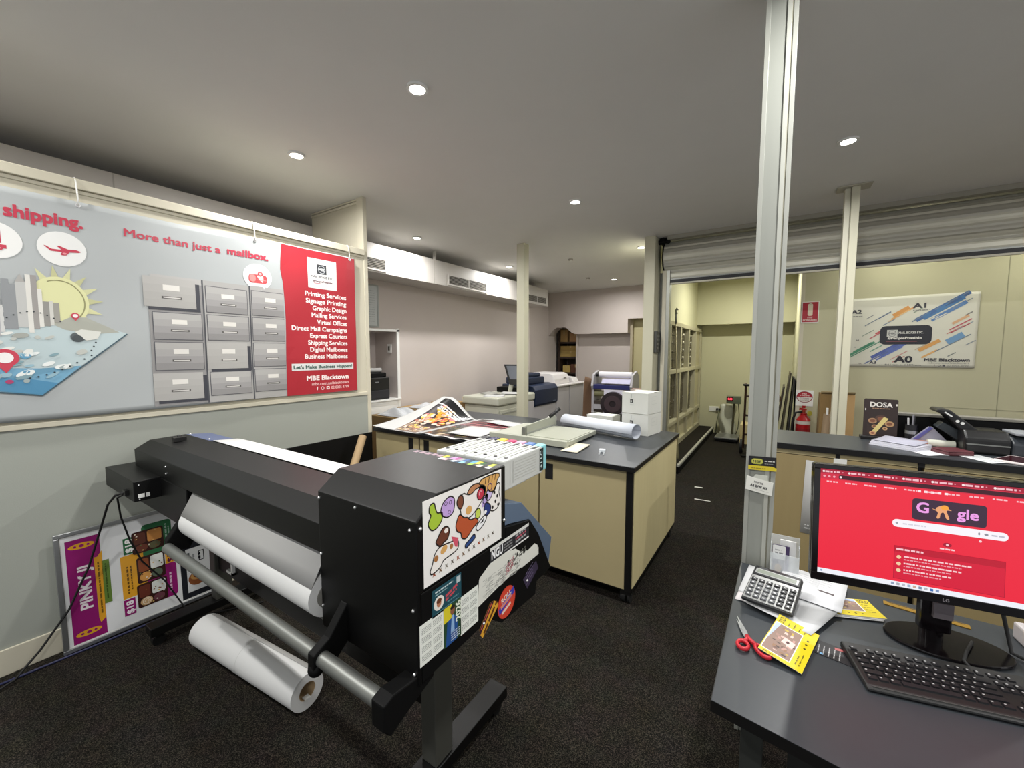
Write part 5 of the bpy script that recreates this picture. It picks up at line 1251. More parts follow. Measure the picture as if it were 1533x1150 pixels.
# poster on the counter front
t = thing('bottle_poster', 'white poster of a dark bottle stuck on the counter front behind the monitor', 'poster', (.25, 2.976, .51))
B(M_sheet).sheet(lambda u, v: (.143+.012*v+.235*u, 2.9745, .508+.448*v-.012*u), 2, 2, .0006).build('sheet', t)
A = Art(lambda u, v, h: (.143+u+.012*v/.45, 2.9735-h, .508+v-.012*u/.235))
A.rrect(.045, .08, .185, .30, .03, '#26202a', 1); A.rect(.09, .30, .14, .38, '#2a2228', 1); A.rect(.085, .30, .145, .325, '#c9b8a8', 2); A.rect(.088, .325, .142, .335, '#8a3a40', 3); A.rect(.07, .11, .082, .28, '#8a8490', 2); A.scribble(.02, .03, .19, .008, '#b3b3b0', 1); A.scribble(.02, .05, .16, .006, '#c2c2be', 1)
A.build('print', t)
o = B(mat('tape_tab', '#dcdcd6', .5)).box(.285, .345, 2.9738, 2.9765, .945, .985).build('tape_tab'); tag(o, 'small white tape tab above the bottle poster on the counter front', 'tape')
# things on the counter
t = thing('menu_stand', 'dark DOSA menu board in a black base on the counter', 'menu stand', (.54, 3.40, CZ))
B(M_plasb).box(.450, .645, 3.365, 3.43, CZ, CZ+.022).build('base', t, bevel=.004)
mp = plane_place((.462, 3.395, CZ+.018), (1, -.03, 0), (.005, .12, 1), (.03, -1, .12))
def ml(m, u0, u1, v0, v1, h0, h1, nm, par, bev=0):
    p = [mp(u, v, h) for h in (h0, h1) for v in (v0, v1) for u in (u0, u1)]
    return B(m).add(p, [(0, 2, 3, 1), (4, 5, 7, 6), (0, 1, 5, 4), (2, 6, 7, 3), (0, 4, 6, 2), (1, 3, 7, 5)]).build(nm, par, bevel=bev)
rp_ = [(0, 0), (.162, 0), (.162, .232), (.160, .237), (.156, .240), (.006, .240), (.002, .237), (0, .232)]
bb = B(mat('menu_brown', '#2b1c18', .35)); n_ = len(rp_)
bb.add([mp(u, v, 0) for u, v in rp_]+[mp(u, v, .004) for u, v in rp_], [tuple(range(n_))[::-1], tuple(range(n_, 2*n_))]+[(k, (k+1) % n_, n_+(k+1) % n_, n_+k) for k in range(n_)])
bb.build('board', t)
A = Art(lambda u, v, h: mp(u, v, .0045+h), step=.0002)
A.text('DOSA', .083, .19, .042, '#e6e0d8', 1, .02, 'c', .105); A.scribble(.04, .178, .085, .004, '#a8846a', 1)
for (u, v, r, c) in ((.045, .10, .022, '#a37c5a'), (.125, .085, .022, '#b08a5f'), (.105, .055, .012, '#c9a070'), (.055, .065, .014, '#b08a60'), (.085, .115, .03, '#4a3028')): A.ell(u, v, r, r*.8, c, 1); A.ell(u, v, r*.6, r*.45, '#7a4a32', 2)
A.poly([(.035, .02), (.060, .02), (.12, .118), (.098, .128)], '#d3c07a', 3); A.ell(.047, .022, .016, .013, '#c99a72', 4); A.ell(.047, .022, .008, .006, '#8a4a3a', 5); A.rect(.152, .20, .158, .212, '#d9d3cc', 1); A.rect(.006, .165, .011, .178, '#d9d3cc', 1)
for k in range(5): A.line([(.02, .03+.012*k), (.03+.01*k, .012)], .001, '#5a4438', 1)
A.build('print', t)
t = thing('pen_holder', 'black and silver pen holder beside the menu board', 'pen holder', (.69, 3.40, CZ))
B(mat('holder_dark', '#1b1b1e', .3)).cyl((.690, 3.40, CZ), (.690, 3.40, CZ+.11), .030, 22, inner=.026).build('cup', t)
B(M_alu).cyl((.690, 3.40, CZ+.055), (.690, 3.40, CZ+.075), .0306, 22, caps=False).build('ring', t)
for k, (dx, dy, c) in enumerate(((-.01, 0, '#d9d9d9'), (.008, .008, '#2a2a2e'), (.0, -.012, '#8a8a90'))): B(ink(c)).cyl((.690+dx, 3.40+dy, CZ+.01), (.690+dx*1.8, 3.40+dy*1.8, CZ+.15+.012*k), .0045, 8).build('pen', t)
t = thing('booklet_stack', 'stack of white booklets at the front of the counter beside the menu board', 'booklets', (.60, 3.20, CZ), .99)
for k in range(3): B(mat('booklet_white', '#d3d3dc', .5)).box(-.085+.006*k, .085+.004*k, -.115+.003*k, .105-.002*k, .0005+.009*k, .0085+.009*k).build('booklet', t, bevel=.0008, local=True)
B(mat('booklet_grey', '#b0b0be', .5)).sheet(lambda u, v: (-.07+.15*u, -.10+.2*v, .031+.012*u*u), 6, 2, .0006).build('cover', t, local=True)
def flat(nm, label, cat, x, y, z, rz, w_, d_, c, th=.001, art=None):
    t = thing(nm, label, cat, (x, y, z), rz)
    B(ink(c)).sheet(lambda u, v: ((u-.5)*w_, (v-.5)*d_, th+.0005+.003*math.sin(3*u+v)**2), 6, 3, th).build('sheet', t, local=True)
    if art:
        A = Art(lambda u, v, h: ((u-.5)*w_, (v-.5)*d_, th+.0012+.003*math.sin(3*u+v)**2+h), step=.0002); art(A); A.build('print', t, local=True)
    return t
flat('envelope', 'white envelope between the booklets and the maroon wallet', 'envelope', .70, 3.10, CZ, .55, .14, .15, '#dedfe0')
t = thing('wallet', 'maroon wallet lying on the counter among papers', 'wallet', (.80, 3.13, CZ), .45)
B(mat('maroon_leather', '#5a2a30', .45)).box(-.06, .06, -.055, .055, .0005, .018).build('back', t, bevel=.004, local=True)
B(mat('maroon_leather', '#5a2a30', .45)).box(-.058, .06, -.053, .053, .0185, .026).build('flap', t, bevel=.003, local=True)
flat('paper_sheet', 'white printed sheet on the counter between the maroon wallet and the phone', 'paper', .90, 3.06, CZ, .62, .12, .16, '#d9dcdc', art=lambda A: [A.scribble(.1, .1+.1*k, .8, .02, '#b0b3b5', 1) for k in range(8)])
flat('paper_slip', 'small pink and white slip behind the maroon wallet', 'paper', .775, 3.255, CZ, .3, .08, .05, '#d9b8b4')
t = thing('mobile_phone', 'white mobile phone with a dark screen on the counter', 'phone', (1.02, 3.09, CZ), .95)
B(mat('phone_white', '#dcd3d0', .3)).box(-.10, .10, -.055, .055, .0005, .011).build('case', t, bevel=.004, local=True)
B(mat('phone_screen', '#3a1a20', .12)).box(-.082, .082, -.047, .047, .011, .0118).build('screen', t, local=True)
t = thing('zip_bag', 'clear bag with a blue band behind the booklets on the counter', 'bag', (.74, 3.36, CZ))
B(mat('bag_clear', '#b9b6c6', .2, alpha=.6)).prism([(.66, CZ+.001), (.86, CZ+.001), (.77, CZ+.11), (.755, CZ+.11)], 'y', 3.35, 3.37).build('film', t)
B(ink('#5a5a9a')).prism([(.68, CZ+.02), (.70, CZ+.02), (.77, CZ+.105), (.755, CZ+.11)], 'y', 3.343, 3.35).build('band', t)
t = thing('tape_box', 'small orange and white box behind the papers on the counter', 'box', (.72, 3.29, CZ))
B(mat('box_orange', '#b8785f', .5)).box(.672, .742, 3.285, 3.335, CZ+.0005, CZ+.03).build('end', t, bevel=.002)
B(mat('box_white', '#cfd0c2', .5)).cyl((.742, 3.31, CZ+.022), (.855, 3.31, CZ+.022), .021, 18).build('tube', t)
t = thing('inkjet_printer', 'black desktop inkjet printer with a raised rear tray on the counter', 'printer', (1.05, 3.3, CZ))
B(M_plasb).prism([(3.20, CZ+.0005), (3.20, CZ+.085), (3.24, CZ+.125), (3.40, CZ+.125), (3.40, CZ+.0005)], 'x', .862, 1.035).build('body', t, bevel=.012)
B(mat('printer_dark_grey', '#33373c', .4)).prism([(3.21, CZ+.0005), (3.21, CZ+.07), (3.26, CZ+.10), (3.40, CZ+.115), (3.40, CZ+.0005)], 'x', 1.04, 1.62).build('body', t, bevel=.01)
B(mat('printer_lid', '#8f9296', .4)).box(1.05, 1.60, 3.22, 3.38, CZ+.112, CZ+.126).build('lid', t, bevel=.004)
B(M_alud).box(.87, 1.03, 3.193, 3.20, CZ+.05, CZ+.056).build('trim_line', t)
B(M_plasb).prism([(.905, CZ+.06), (.955, CZ+.10), (.815, CZ+.225), (.765, CZ+.23), (.757, CZ+.212), (.80, CZ+.195)], 'y', 3.26, 3.40).build('rear_tray', t, bevel=.006)
B(mat('tray_panel', '#2c3236', .4)).prism([(.89, CZ+.03), (.93, CZ+.07), (.80, CZ+.15), (.775, CZ+.12)], 'y', 3.31, 3.38).build('tray_support', t, bevel=.003)
for (x, z) in ((.845, CZ+.165), (.865, CZ+.155)): B(M_white).cyl((x, 3.258, z), (x, 3.261, z), .008, 12).build('button', t)
B(M_white).prism([(.79, CZ+.21), (.82, CZ+.187), (.825, CZ+.192), (.795, CZ+.216)], 'y', 3.257, 3.26).build('label_strip', t)
B(M_screw).ball((.885, 3.25, CZ+.035), .008, 6).build('hinge', t)
# tall carton and tube behind the counter
t = thing('cardboard_box', 'tall brown carton behind the counter, partly hidden by the cream boxed column', 'box', (.555, 5.9, 0))
B(M_cardd).box(.40, .52, 5.76, 6.05, .0005, 1.13).build('side', t); B(mat('pale_card', '#c9a572', .8, noise=.05, nscale=8)).box(.522, .705, 5.77, 6.05, .0005, 1.13).build('body', t, bevel=.003)
B(mat('flap_card', '#b5a27a', .8)).sheet(lambda u, v: (.40+.30*u, 5.76-.05*v+.0*u, 1.132+.035*v), 3, 2, .003).build('flap', t)
t = thing('cardboard_tube', 'pale brown tube with a white end leaning beside the tall carton', 'tube', (.43, 5.55, 0))
B(mat('tube_tan', '#9a8468', .8)).cyl((.40, 5.5, .002), (.455, 5.56, .93), .035, 20).build('tube', t)
B(M_white).box(.44, .458, 5.51, 5.54, .93, 1.0).build('tag', t)

# ================================================================== DESK IN THE FOREGROUND
DZ = .745
t = thing('desk', 'charcoal desk with black edging in the right foreground', 'desk', (.8, 1.3, 0))
dp = [(-.108, 1.056), (.13, 1.022), (.13+1.35, 1.022-.19), (1.9, .80), (1.9, 1.853), (-.099, 1.853)]
B(M_edge).prism(dp, 'z', DZ-.030, DZ-.0015).prism([(x+(.002 if x < 0 else 0), y) for x, y in dp], 'z', DZ-.0015, DZ, M_top).build('desktop', t)
M_leg = mat('desk_frame', '#3d3f3c', .45, .4)
for (x, y) in ((-.02, 1.16), (-.02, 1.78)):
    B(M_leg).box(x-.025, x+.025, y-.025, y+.025, .001, DZ-.031).build('leg', t, bevel=.003)
B(M_leg).box(-.045, .005, 1.185, 1.755, DZ-.08, DZ-.032).build('rail', t, bevel=.003)
B(M_leg).box(.005, 1.85, 1.14, 1.17, DZ-.075, DZ-.032).build('rail', t, bevel=.003)
B(mat('desk_modesty', '#232422', .5)).box(.06, 1.4, 1.22, 1.24, .12, DZ-.032).build('modesty_panel', t)
for x in (1.85,):
    for y in (.88, 1.78): B(M_leg).box(x-.025, x+.025, y-.025, y+.025, .001, DZ-.031).build('leg', t, bevel=.003)
# ---- monitor
t = thing('monitor', 'black widescreen monitor showing a red browser page on the desk', 'monitor', (.415, 1.60, DZ), math.atan2(.067, .45), rot=(0, 0, math.atan2(.067, .45)))
mrz = math.atan2(.067, .45)
# local frame: x along the screen, y away from the viewer, z up; screen's lower left corner at (-.3125, -.035)
scr0 = Vector((.107, 1.508, .907)); R_ = Matrix.Rotation(-mrz, 3, 'Z')
L0 = R_ @ (scr0-Vector((.415, 1.60, DZ)))
tilt = Vector((-.001, .027, .353)).normalized(); mn = Vector((0, -tilt.z, tilt.y))
mpl = lambda u, v, h: L0+Vector((1, 0, 0))*u+tilt*v+mn*h
MW, MH = .613, .355
def msl(m, u0, u1, v0, v1, h0, h1, nm, par, bev=0):
    p = [mpl(u, v, h) for h in (h0, h1) for v in (v0, v1) for u in (u0, u1)]
    return B(m).add(p, [(0, 2, 3, 1), (4, 5, 7, 6), (0, 1, 5, 4), (2, 6, 7, 3), (0, 4, 6, 2), (1, 3, 7, 5)]).build(nm, par, bevel=bev, local=True)
M_pi = mat('piano_black', '#0c080a', .15)
msl(M_pi, 0, MW, 0, MH, -.045, -.012, 'back_shell', t, .008)
for (a_, b_, c_, d_) in ((0, MW, 0, .024), (0, MW, MH-.014, MH), (0, .016, .024, MH-.014), (MW-.016, MW, .024, MH-.014)): msl(M_pi, a_, b_, c_, d_, -.012, 0, 'bezel', t, .0015)
su0, sv0, SW, SH = .016, .024, MW-.032, MH-.038
sc_ = msl(mat('screen_glass', '#160508', .2), su0, su0+SW, sv0, sv0+SH, -.012, -.004, 'screen', t)
A = Art(lambda u, v, h: mpl(su0+u, sv0+v, -.0035+h), step=.00012, emit=1.05, rough=.3)
RD = '#e5253c'
A.rect(0, .014, SW, SH, RD, 1)
A.rect(0, 0, SW, .014, '#e8eaf2', 1)
A.rect(0, SH-.013, SW, SH, '#a01230', 2); A.rect(0, SH-.030, SW, SH-.013, '#c92640', 2); A.rrect(.045, SH-.0275, SW-.05, SH-.0155, .005, '#3d0c1c', 3)
for k in range(9):
    A.scribble(.012+k*.062, SH-.010, .036, .005, '#e9b8c0', 3); A.ell(.008+k*.062, SH-.0075, .003, .003, '#f0dfe0', 3); A.scribble(.052+k*.062, SH-.009, .004, .003, '#d98a98', 3)
A.ell(.010, SH-.022, .003, .003, '#e9a0ac', 3); A.ell(.022, SH-.022, .003, .003, '#e9a0ac', 3); A.ell(.034, SH-.022, .003, .003, '#e9a0ac', 3); A.ell(.050, SH-.0215, .003, .003, '#f0dfe0', 4)
for k in range(12): A.scribble(.016+k*.045, SH-.039, .028, .004, '#f0b8c0', 3)
for k in range(5): A.rect(.225+k*.014, SH-.040, .232+k*.014, SH-.034, '#f3dfe2', 3)
cu = SW*.5
A.rrect(cu-.076, SH-.118, cu+.076, SH-.058, .008, '#3a2438', 2)
PK = '#e79ae0'
A.text('G', cu-.066, SH-.096, .040, PK, 3, .02)
A.blob([(cu-.025, SH-.078), (cu-.012, SH-.070), (cu-.006, SH-.075), (cu+.006, SH-.082), (cu-.004, SH-.084), (cu+.002, SH-.105), (cu-.004, SH-.106), (cu-.010, SH-.090), (cu-.016, SH-.094), (cu-.018, SH-.106), (cu-.024, SH-.106), (cu-.022, SH-.090), (cu-.034, SH-.082), (cu-.026, SH-.083)], '#e3a070', None, L=3)
A.ell(cu-.008, SH-.076, .008, .007, '#f0a03a', 4)
A.text('gle', cu+.018, SH-.100, .038, PK, 3, .02)
A.rrect(cu-.118, SH-.146, cu+.118, SH-.124, .0105, '#f0ecf2', 3); A.ell(cu-.108, SH-.135, .003, .003, '#9a9aa5', 4); A.scribble(cu-.095, SH-.137, .05, .004, '#d0ccd8', 4); A.ell(cu+.062, SH-.135, .002, .004, '#8a8a95', 4); A.ell(cu+.076, SH-.135, .004, .003, '#8a8a95', 4); A.scribble(cu+.086, SH-.137, .025, .004, '#b8b4c2', 4)
A.ell(cu, SH-.178, .009, .006, '#a01230', 2); A.ell(cu, SH-.178, .003, .003, '#f0c8cc', 3); A.scribble(cu-.015, SH-.192, .03, .004, '#f0c8cc', 3); A.ell(cu+.065, SH-.155, .003, .003, '#f0c8cc', 3)
A.rect(cu-.112, .022, cu+.115, SH-.200, '#d01b38', 2); A.frame(cu-.112, .022, cu+.115, SH-.200, .0012, '#a81430', 3); A.rect(cu-.112, SH-.218, cu+.115, SH-.2, '#b8152f', 3); A.scribble(cu-.107, SH-.212, .06, .005, '#f0c0c8', 4)
for k in range(3):
    v = SH-.236-k*.019
    if v < .03: break
    A.ell(cu-.101, v+.004, .005, .005, '#e9c8a0', 4); A.scribble(cu-.09, v+.005, .14-.02*k, .004, '#f0c8cc', 4); A.scribble(cu-.09, v-.003, .12-.02*k, .003, '#e09aa5', 4)
A.ell(.010, .007, .003, .003, '#8aa0c0', 2)
for k in range(9): A.rrect(SW*.30+k*.012, .0035, SW*.30+.007+k*.012, .0105, .001, ['#8a9ab5', '#a5a5b0', '#b5b5c0', '#9ab0c8', '#c8a090', '#7a8aa5', '#b0b0b8', '#3a6ab0', '#7a90b8'][k], 2)
A.build('display', t, local=True)
A = Art(lambda u, v, h: mpl(u, v, h+.0003), step=.0001); A.text('LG', MW*.5, .007, .012, '#8a8488', 1, .01, 'c'); A.build('logo', t, local=True)
B(M_pi).cyl((.0, .045, .004), (.0, .045, .05), .026, 20).box(-.035, .035, .02, .055, .04, .24).build('neck', t, bevel=.006, local=True)
B(mat('stand_chrome', '#8a8286', .25, .6)).box(-.012, .03, .008, .02, .09, .135).build('hinge', t, local=True)
bs = []
for k in range(40):
    a = 2*PI*k/40; bs.append((.03+.140*math.cos(a), .035+.085*math.sin(a)))
B(M_pi).prism(bs, 'z', .001, .010).build('base', t, bevel=.003, local=True)
o = B(M_rub).tube([(.56, 1.72, DZ+.30), (.565, 1.715, DZ+.12), (.58, 1.68, DZ+.01), (.66, 1.62, DZ+.006), (.80, 1.58, DZ+.006)], .005).build('monitor_cable'); tag(o, 'black cable curling over the desk behind the monitor base', 'cord')
# ---- keyboard
krz = math.atan2(1.459-1.397, .451-.197)
t = thing('keyboard', 'black full-size computer keyboard on the desk in front of the monitor', 'keyboard', (.18, 1.462, DZ), krz, rot=(0, 0, krz))
kz = lambda y: .012+(.019-.012)*(y+.165)/.165
B(mat('keyboard_black', '#131313', .45)).prism([(-.168, .002), (-.168, .010), (-.155, .014), (-.004, .021), (0, .018), (0, .002)], 'x', 0, .445).build('case', t, bevel=.004, local=True)
B(mat('keyboard_edge', '#4a4a48', .4)).box(.012, .433, -.162, -.1605, .012, .0145).build('palm_edge', t, local=True)
km = {}
M_key = mat('key_black', '#17171a', .4)
legend = ink('#9a9a9a')
def key(x, y, w_=1.0, d_=1.0, mark=True):
    k = (w_, d_, mark)
    u = .01905
    if k not in km:
        a_, b_ = (w_*u-.0025)/2, (d_*u-.0025)/2; tp = .002
        vs = [(-a_, -b_, 0), (a_, -b_, 0), (a_, b_, 0), (-a_, b_, 0), (-a_+tp, -b_+tp*.6, .006), (a_-tp, -b_+tp*.6, .006), (a_-tp, b_-tp*1.2, .0064), (-a_+tp, b_-tp*1.2, .0064)]
        b = B(M_key).add(vs, [(3, 2, 1, 0), (4, 5, 6, 7), (0, 1, 5, 4), (1, 2, 6, 5), (2, 3, 7, 6), (3, 0, 4, 7)])
        if mark: b.add([(-a_+.004, .0, .0066), (-a_+.0085, .0, .0066), (-a_+.0085, .0035, .0067), (-a_+.004, .0035, .0067)], [(0, 1, 2, 3)], legend)
        o = b.build('key', t, local=True); km[k] = o
    else:
        o = km[k].copy(); COL.objects.link(o); o.parent = t
    o.location = (x, y, kz(y)-.0005)
u = .01905; kx = .011
rows = [(-.020, [(0, 1)]+[(2+i, 1) for i in range(4)]+[(6.5+i, 1) for i in range(4)]+[(11+i, 1) for i in range(4)]),
        (-.046, [(i, 1) for i in range(13)]+[(13, 2)]), (-.065, [(0, 1.5)]+[(1.5+i, 1) for i in range(12)]+[(13.5, 1.5)]),
        (-.084, [(0, 1.75)]+[(1.75+i, 1) for i in range(11)]+[(12.75, 2.25)]), (-.103, [(0, 2.25)]+[(2.25+i, 1) for i in range(10)]+[(12.25, 2.75)]),
        (-.122, [(0, 1.25), (1.25, 1.25), (2.5, 1.25), (3.75, 6.25), (10, 1.25), (11.25, 1.25), (12.5, 1.25), (13.75, 1.25)])]
for y, ks in rows:
    for a_, w_ in ks: key(kx+(a_+w_/2)*u, y-.008, w_, 1, w_ < 6)
for y in (-.020, -.046, -.065):
    for i in range(3): key(kx+(15.25+i+.5)*u, y-.008)
for i in range(3): key(kx+(15.25+i+.5)*u, -.130)
key(kx+16.75*u, -.111)
for y in (-.046, -.065, -.084, -.103, -.122):
    for i in range(4): key(kx+(18.5+i+.5)*u, y-.008)
o = B(M_rub).tube([(.46, 1.535, DZ+.012), (.455, 1.56, DZ+.012), (.47, 1.60, DZ+.016), (.50, 1.67, DZ+.016)], .004).build('keyboard_cable'); tag(o, 'short black keyboard cable running to the monitor base', 'cord')
# ---- papers and calculator
def pile(label, x, y, rz, w_, d_, z, n=1, c='#c2c3c4', curl=.006, sh=.004):
    t = thing('paper_sheets', label, 'paper', (x, y, DZ+z), rz)
    for k in range(n):
        B(ink(c) if k else M_sheet).sheet(lambda u, v: ((u-.5)*w_+sh*k, (v-.5)*d_-sh*.6*k, .0012+.0016*k+curl*(u*(1-u)*.6+v*v*.4)*(k == n-1)), 8, 6, .0010).build('sheet', t, local=True)
    return t
pile('white papers under the left side of the calculator', .012, 1.70, -.10, .15, .22, 0, 4, sh=-.006)
pile('thick white papers under the front of the calculator', .055, 1.595, -.42, .19, .20, .0105, 3, sh=.008)
t = flat('paper_sheet', 'grey-printed white sheet right of the calculator at the desk rear', 'paper', .125, 1.745, DZ+.019, -.18, .19, .22, '#d9dadc', art=lambda A: (A.rect(.15, .45, .85, .50, '#5a5052', 1), [A.scribble(.1, .62+k*.08, .7, .012, '#b9babd', 1) for k in range(4)], A.rect(.05, .55, .6, .95, '#c9cacc', 1)))
flat('printed_card', 'red and black edged card poking out of the papers left of the calculator', 'card', -.055, 1.65, DZ+.0003, -.12, .06, .20, '#c9c4c4', art=lambda A: (A.rect(.1, .75, .3, .95, '#2a2a2e', 1), A.rect(.3, .3, .42, .6, '#b03a4a', 1)))
t = thing('calculator', 'silver and black desktop calculator propped on the white papers', 'calculator', (.012, 1.605, DZ+.039), -.17, rot=(.16, 0, -.17))
M_cs = mat('calc_silver', '#a9aaa8', .35, .4); M_ck = mat('calc_black', '#1b1c1e', .4)
B(M_ck).box(-.073, .073, -.098, .098, 0, .012).build('base', t, bevel=.004, local=True)
B(M_cs).box(-.069, .069, -.094, .040, .012, .016).build('face_plate', t, bevel=.002, local=True)
B(M_ck).box(-.071, .071, .042, .096, .012, .0185).build('display_housing', t, bevel=.003, local=True)
B(M_cs).box(-.064, .064, .049, .078, .0185, .0195).build('display_frame', t, bevel=.001, local=True)
B(mat('lcd', '#7d8478', .25)).box(-.058, .058, .053, .074, .0195, .0200).build('lcd', t, local=True)
B(mat('solar', '#2b2325', .2)).box(-.03, .03, .083, .092, .0185, .0192).build('solar_cell', t, local=True)
for r in range(5):
    for c in range(6):
        x = -.056+c*.0224; y = -.080+r*.0225
        kb = B(mat('calc_key_dark', '#232427', .45) if c >= 4 or r == 4 else mat('calc_key_grey', '#55575a', .45)).box(x-.0085, x+.0085, y-.0065, y+.0065, .016, .0215).box(x-.003, x+.003, y-.002, y+.003, .0215, .0217, ink('#d3d3d3')).build('key', t, bevel=.002, local=True)
# ---- scissors
t = thing('scissors', 'open-handled scissors with red grips at the left desk edge', 'scissors', (-.044, 1.335, DZ), .32)
# local: +y towards the blade tips
for s in (1, -1):
    bl = B(M_alu).prism([(-.005*s, -.005), (.005*s, -.005), (.009*s+.002, .055), (.003*s-.004, .165), (-.003*s-.004, .10)] if s > 0 else [(.005, -.005), (-.006, -.005), (-.012, .055), (-.010, .14), (.0, .08)], 'z', .006+.0015*(s > 0), .0078+.0015*(s > 0)).build('blade', t, local=True)
M_rg = mat('red_grip', '#b8222e', .35)
t.scale = (.70, .70, .9)
def loop(cx_, cy_, rx, ry, rot):
    pts = []
    for k in range(29):
        a = 2*PI*k/28
        x, y = rx*math.cos(a), ry*math.sin(a)
        pts.append((cx_+x*math.cos(rot)-y*math.sin(rot), cy_+x*math.sin(rot)+y*math.cos(rot), .010))
    return pts
B(M_rg).tube(loop(-.030, -.040, .020, .026, -.3), .007, 10).tube([(-.020, -.018, .010), (-.004, .0, .010), (.0, .02, .010)], .008, 10).build('grip', t, local=True)
B(M_rg).tube(loop(.036, -.062, .018, .036, .35), .007, 10).tube([(.022, -.030, .010), (.005, .0, .010), (.002, .02, .010)], .008, 10).build('grip', t, local=True)
B(M_screw).cyl((0, .012, .008), (0, .012, .0125), .004, 12).build('pivot', t, local=True)
# ---- SOLD flyers
def sold(A, w_, d_, seed):
    r = random.Random(seed)
    YL = '#cdb916'
    A.rect(0, 0, 1, 1, YL, 1)
    A.rect(.02, .07, .70, .80, '#dfe0dc', 2); A.rect(.04, .085, .68, .785, '#8a7266', 3)
    A.poly([(.04, .30), (.16, .785), (.04, .785)], '#a9b9da', 4)
    for k in range(34):
        u0, v0 = r.uniform(.14, .56), r.uniform(.10, .71); A.rect(u0, v0, u0+r.uniform(.04, .12), v0+r.uniform(.02, .07), r.choice(['#6b5048', '#b08a80', '#4a3c38', '#c2a49a', '#8a6a52', '#9a7a70', '#d3b8ae', '#b8a24a']), 4)
    A.poly([(.34, .40), (.62, .36), (.64, .50), (.38, .54)], '#d9bcb6', 5); A.ell(.48, .45, .04, .03, '#4a2a2c', 6)
    A.text('SOLD', .20, .825, .20, '#4a4210', 2, .02, 'l', .145, PI/2)
    for k in range(4): A.scribble(.33+.13*k, .83, .09+.03*(k % 2), .03, '#6b6214', 2, PI/2)
    for k in range(3): A.ell(.84, .72-.10*k, .03, .018, '#4a4210', 2)
    A.scribble(.82, .10, .22, .03, '#6b6214', 2, PI/2); A.scribble(.90, .10, .28, .03, '#6b6214', 2, PI/2); A.rect(.02, .0, .70, .07, '#cdb916', 2); A.scribble(.1, .02, .3, .02, '#6b6214', 3)
def flyer(label, x, y, z, rz, w_, d_, seed, n=1, tilt=0):
    t = thing('flyer', label, 'flyer', (x, y, DZ+z), rz, 'yellow flyers on the desk', rot=(0, tilt, rz))
    f = lambda u, v: ((u-.5)*w_, (v-.5)*d_, .0015+.004*(u-.5)**2+.003*v*v)
    for k in range(n): B(M_sheet).sheet(lambda u, v: tuple(Vector(f(u, v))+Vector((.004*k, -.006*k, -.0022*k+.0022*(n-1)))), 8, 8, .0008).build('sheet', t, local=True)
    A = Art(lambda u, v, h: tuple(Vector(f(u, v))+Vector((0, 0, .0004+h+.0022*(n-1)))), step=.00012, rough=.4); A.cell = .2; sold(A, w_, d_, seed); A.build('print', t, local=True)
flyer('yellow SOLD flyer with a house photo lying flat beside the scissors', .057, 1.381, .0125, -.24, .105, .210, 3, 1, .15)
flyer('yellow SOLD flyer fan under the monitor edge', .205, 1.69, .002, -1.20, .10, .205, 5, 3)
t = thing('business_card', 'black business card with fine white lines half under the keyboard', 'card', (.165, 1.42, DZ), -.15)
B(ink('#1b1b1e')).box(-.045, .04, -.035, .035, .0003, .0015).build('card', t, local=True)
A = Art(lambda u, v, h: (u, v, .0016+h)); [A.scribble(-.035+.012*k, -.03, .045, .0025, '#a9a9a9', 1, PI/2) for k in range(5)]; A.poly([(.0, .015), (.02, .02), (.015, .03), (-.002, .026)], '#a85a5a', 1); A.rect(-.032, -.032, -.024, -.024, '#6a9ac0', 1)
A.build('print', t, local=True)
t = thing('ruler', 'brass-coloured ruler lying behind the monitor base', 'ruler', (.43, 1.80, DZ), -.12)
B(mat('brass', '#b08a3a', .35, .6)).box(-.10, .10, -.012, .012, .0005, .003).build('body', t, local=True)
B(ink('#4a3a18')).box(-.09, .09, .006, .010, .003, .0032).build('scale_marks', t, local=True)
t = thing('white_adapter', 'white rectangular adapter at the right of the monitor base', 'adapter', (.665, 1.75, DZ), .1)
B(mat('adapter_grey', '#b9b3b3', .4)).box(-.04, .04, -.06, .06, .0005, .05).build('body', t, bevel=.006, local=True)
B(M_rub).tube([(.0, .06, .02), (.0, .10, .01), (.05, .13, .006)], .004).build('lead', t, local=True)
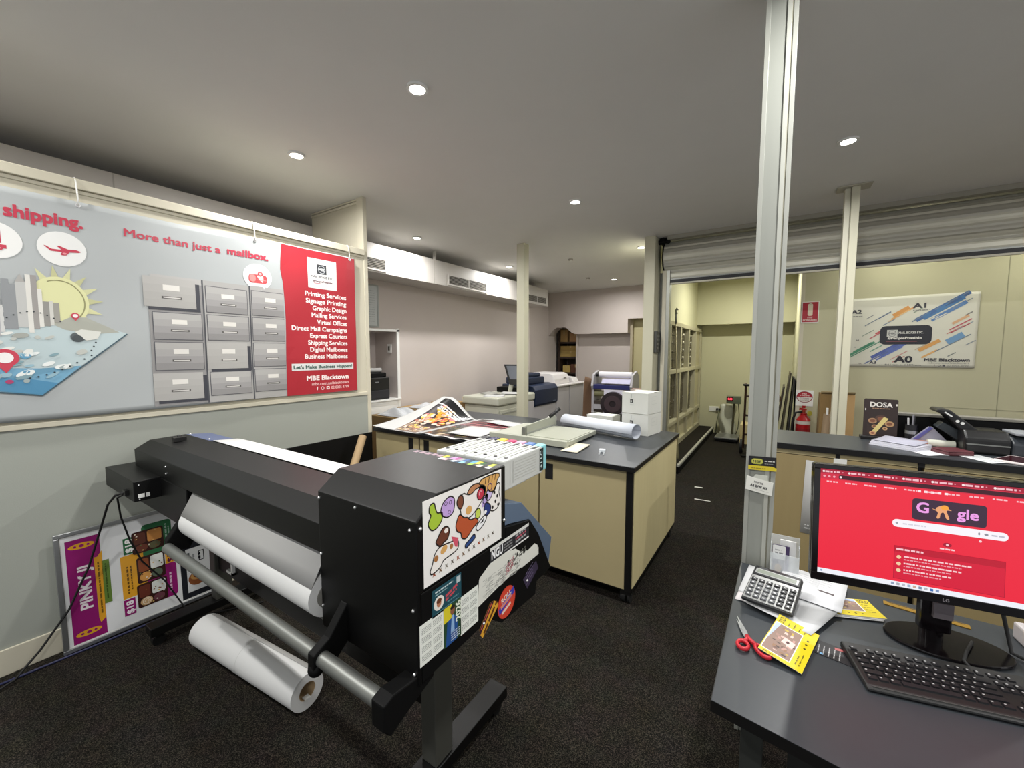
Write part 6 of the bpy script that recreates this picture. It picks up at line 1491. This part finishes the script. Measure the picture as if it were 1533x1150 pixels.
# ---- leaflet holder with cards
t = thing('card_holder', 'clear acrylic holder with purple cards standing behind the calculator', 'card holder', (.045, 1.84, DZ))
B(M_clear).box(.000, .092, 1.818, 1.821, DZ+.0005, DZ+.085).box(.000, .092, 1.846, 1.849, DZ+.0005, DZ+.150).box(.000, .003, 1.821, 1.846, DZ+.0005, DZ+.12).box(.089, .092, 1.821, 1.846, DZ+.0005, DZ+.12).box(.003, .089, 1.821, 1.846, DZ+.0005, DZ+.003).build('acrylic', t)
cd = B(ink('#3a2a52')).box(.006, .060, 1.8225, 1.826, DZ+.004, DZ+.118).build('card', t)
A = Art(lambda u, v, h: (.006+u, 1.8223-h, DZ+.004+v), step=.0001)
A.rrect(.001, .058, .042, .113, .004, '#d9d9d6', 1); A.scribble(.008, .08, .026, .006, '#8a8a8a', 2); A.scribble(.008, .092, .02, .005, '#a5a5a5', 2); A.ell(.020, .022, .011, .017, '#c9a060', 1); A.ell(.020, .024, .004, .007, '#8a6a32', 2); A.rect(.047, .004, .050, .07, '#8a7aa5', 1); A.rect(.040, .004, .042, .05, '#b9a9d0', 1)
A.build('print', cd)
B(M_paper).box(.030, .080, 1.832, 1.838, DZ+.004, DZ+.138).build('card', t)
# ---- stickers on the service pole
o = thing('pole_sticker', 'black and yellow sticker on the grey service pole', 'sticker', (-.045, 1.87, 1.13))
B(ink('#17161a')).prism([(-.089, 1.131), (.006, 1.137), (.004, 1.190), (-.088, 1.186)], 'y', 1.866, 1.8687).build('base', o)
A = Art(lambda u, v, h: (-.089+u, 1.8655-h, 1.131+v+u*.05))
A.poly([(0, 0), (.095, 0), (.095, .012), (.08, .018), (0, .018)], '#d3bf2a', 1); A.rrect(.010, .024, .050, .046, .010, '#a9b03a', 1); A.rrect(.012, .026, .048, .044, .008, '#c9c25a', 2); A.text('MBE', .030, .030, .014, '#3a4a1c', 3, .02, 'c', .028); A.scribble(.055, .036, .033, .004, '#c9c9c4', 1); A.scribble(.055, .026, .030, .003, '#8a8a86', 1); A.scribble(.010, .006, .05, .003, '#8a7a1c', 2)
A.build('print', o)
o = thing('pole_label', 'white label with black characters taped on the grey service pole', 'label', (-.05, 1.87, 1.03))
B(ink('#e3e3da')).prism([(-.096, 1.050), (-.006, 1.036), (-.002, 1.090), (-.093, 1.104)], 'y', 1.866, 1.8687).build('base', o)
B(mat('tape_matt', '#c6c8bd', .5)).prism([(-.072, 1.098), (-.020, 1.092), (-.022, 1.113), (-.062, 1.113)], 'y', 1.8664, 1.8692).build('tape', o)
A = Art(lambda u, v, h: (-.096+u, 1.8655-h, 1.050+v-u*.155))
A.text('PRICES', .045, .036, .010, '#6a6a66', 1, .02, 'c', .030, .0); A.text('A3 B/W A3', .045, .019, .014, '#26262a', 1, .03, 'c', .056); A.scribble(.02, .010, .06, .002, '#b3b3ad', 1)
A.build('print', o)
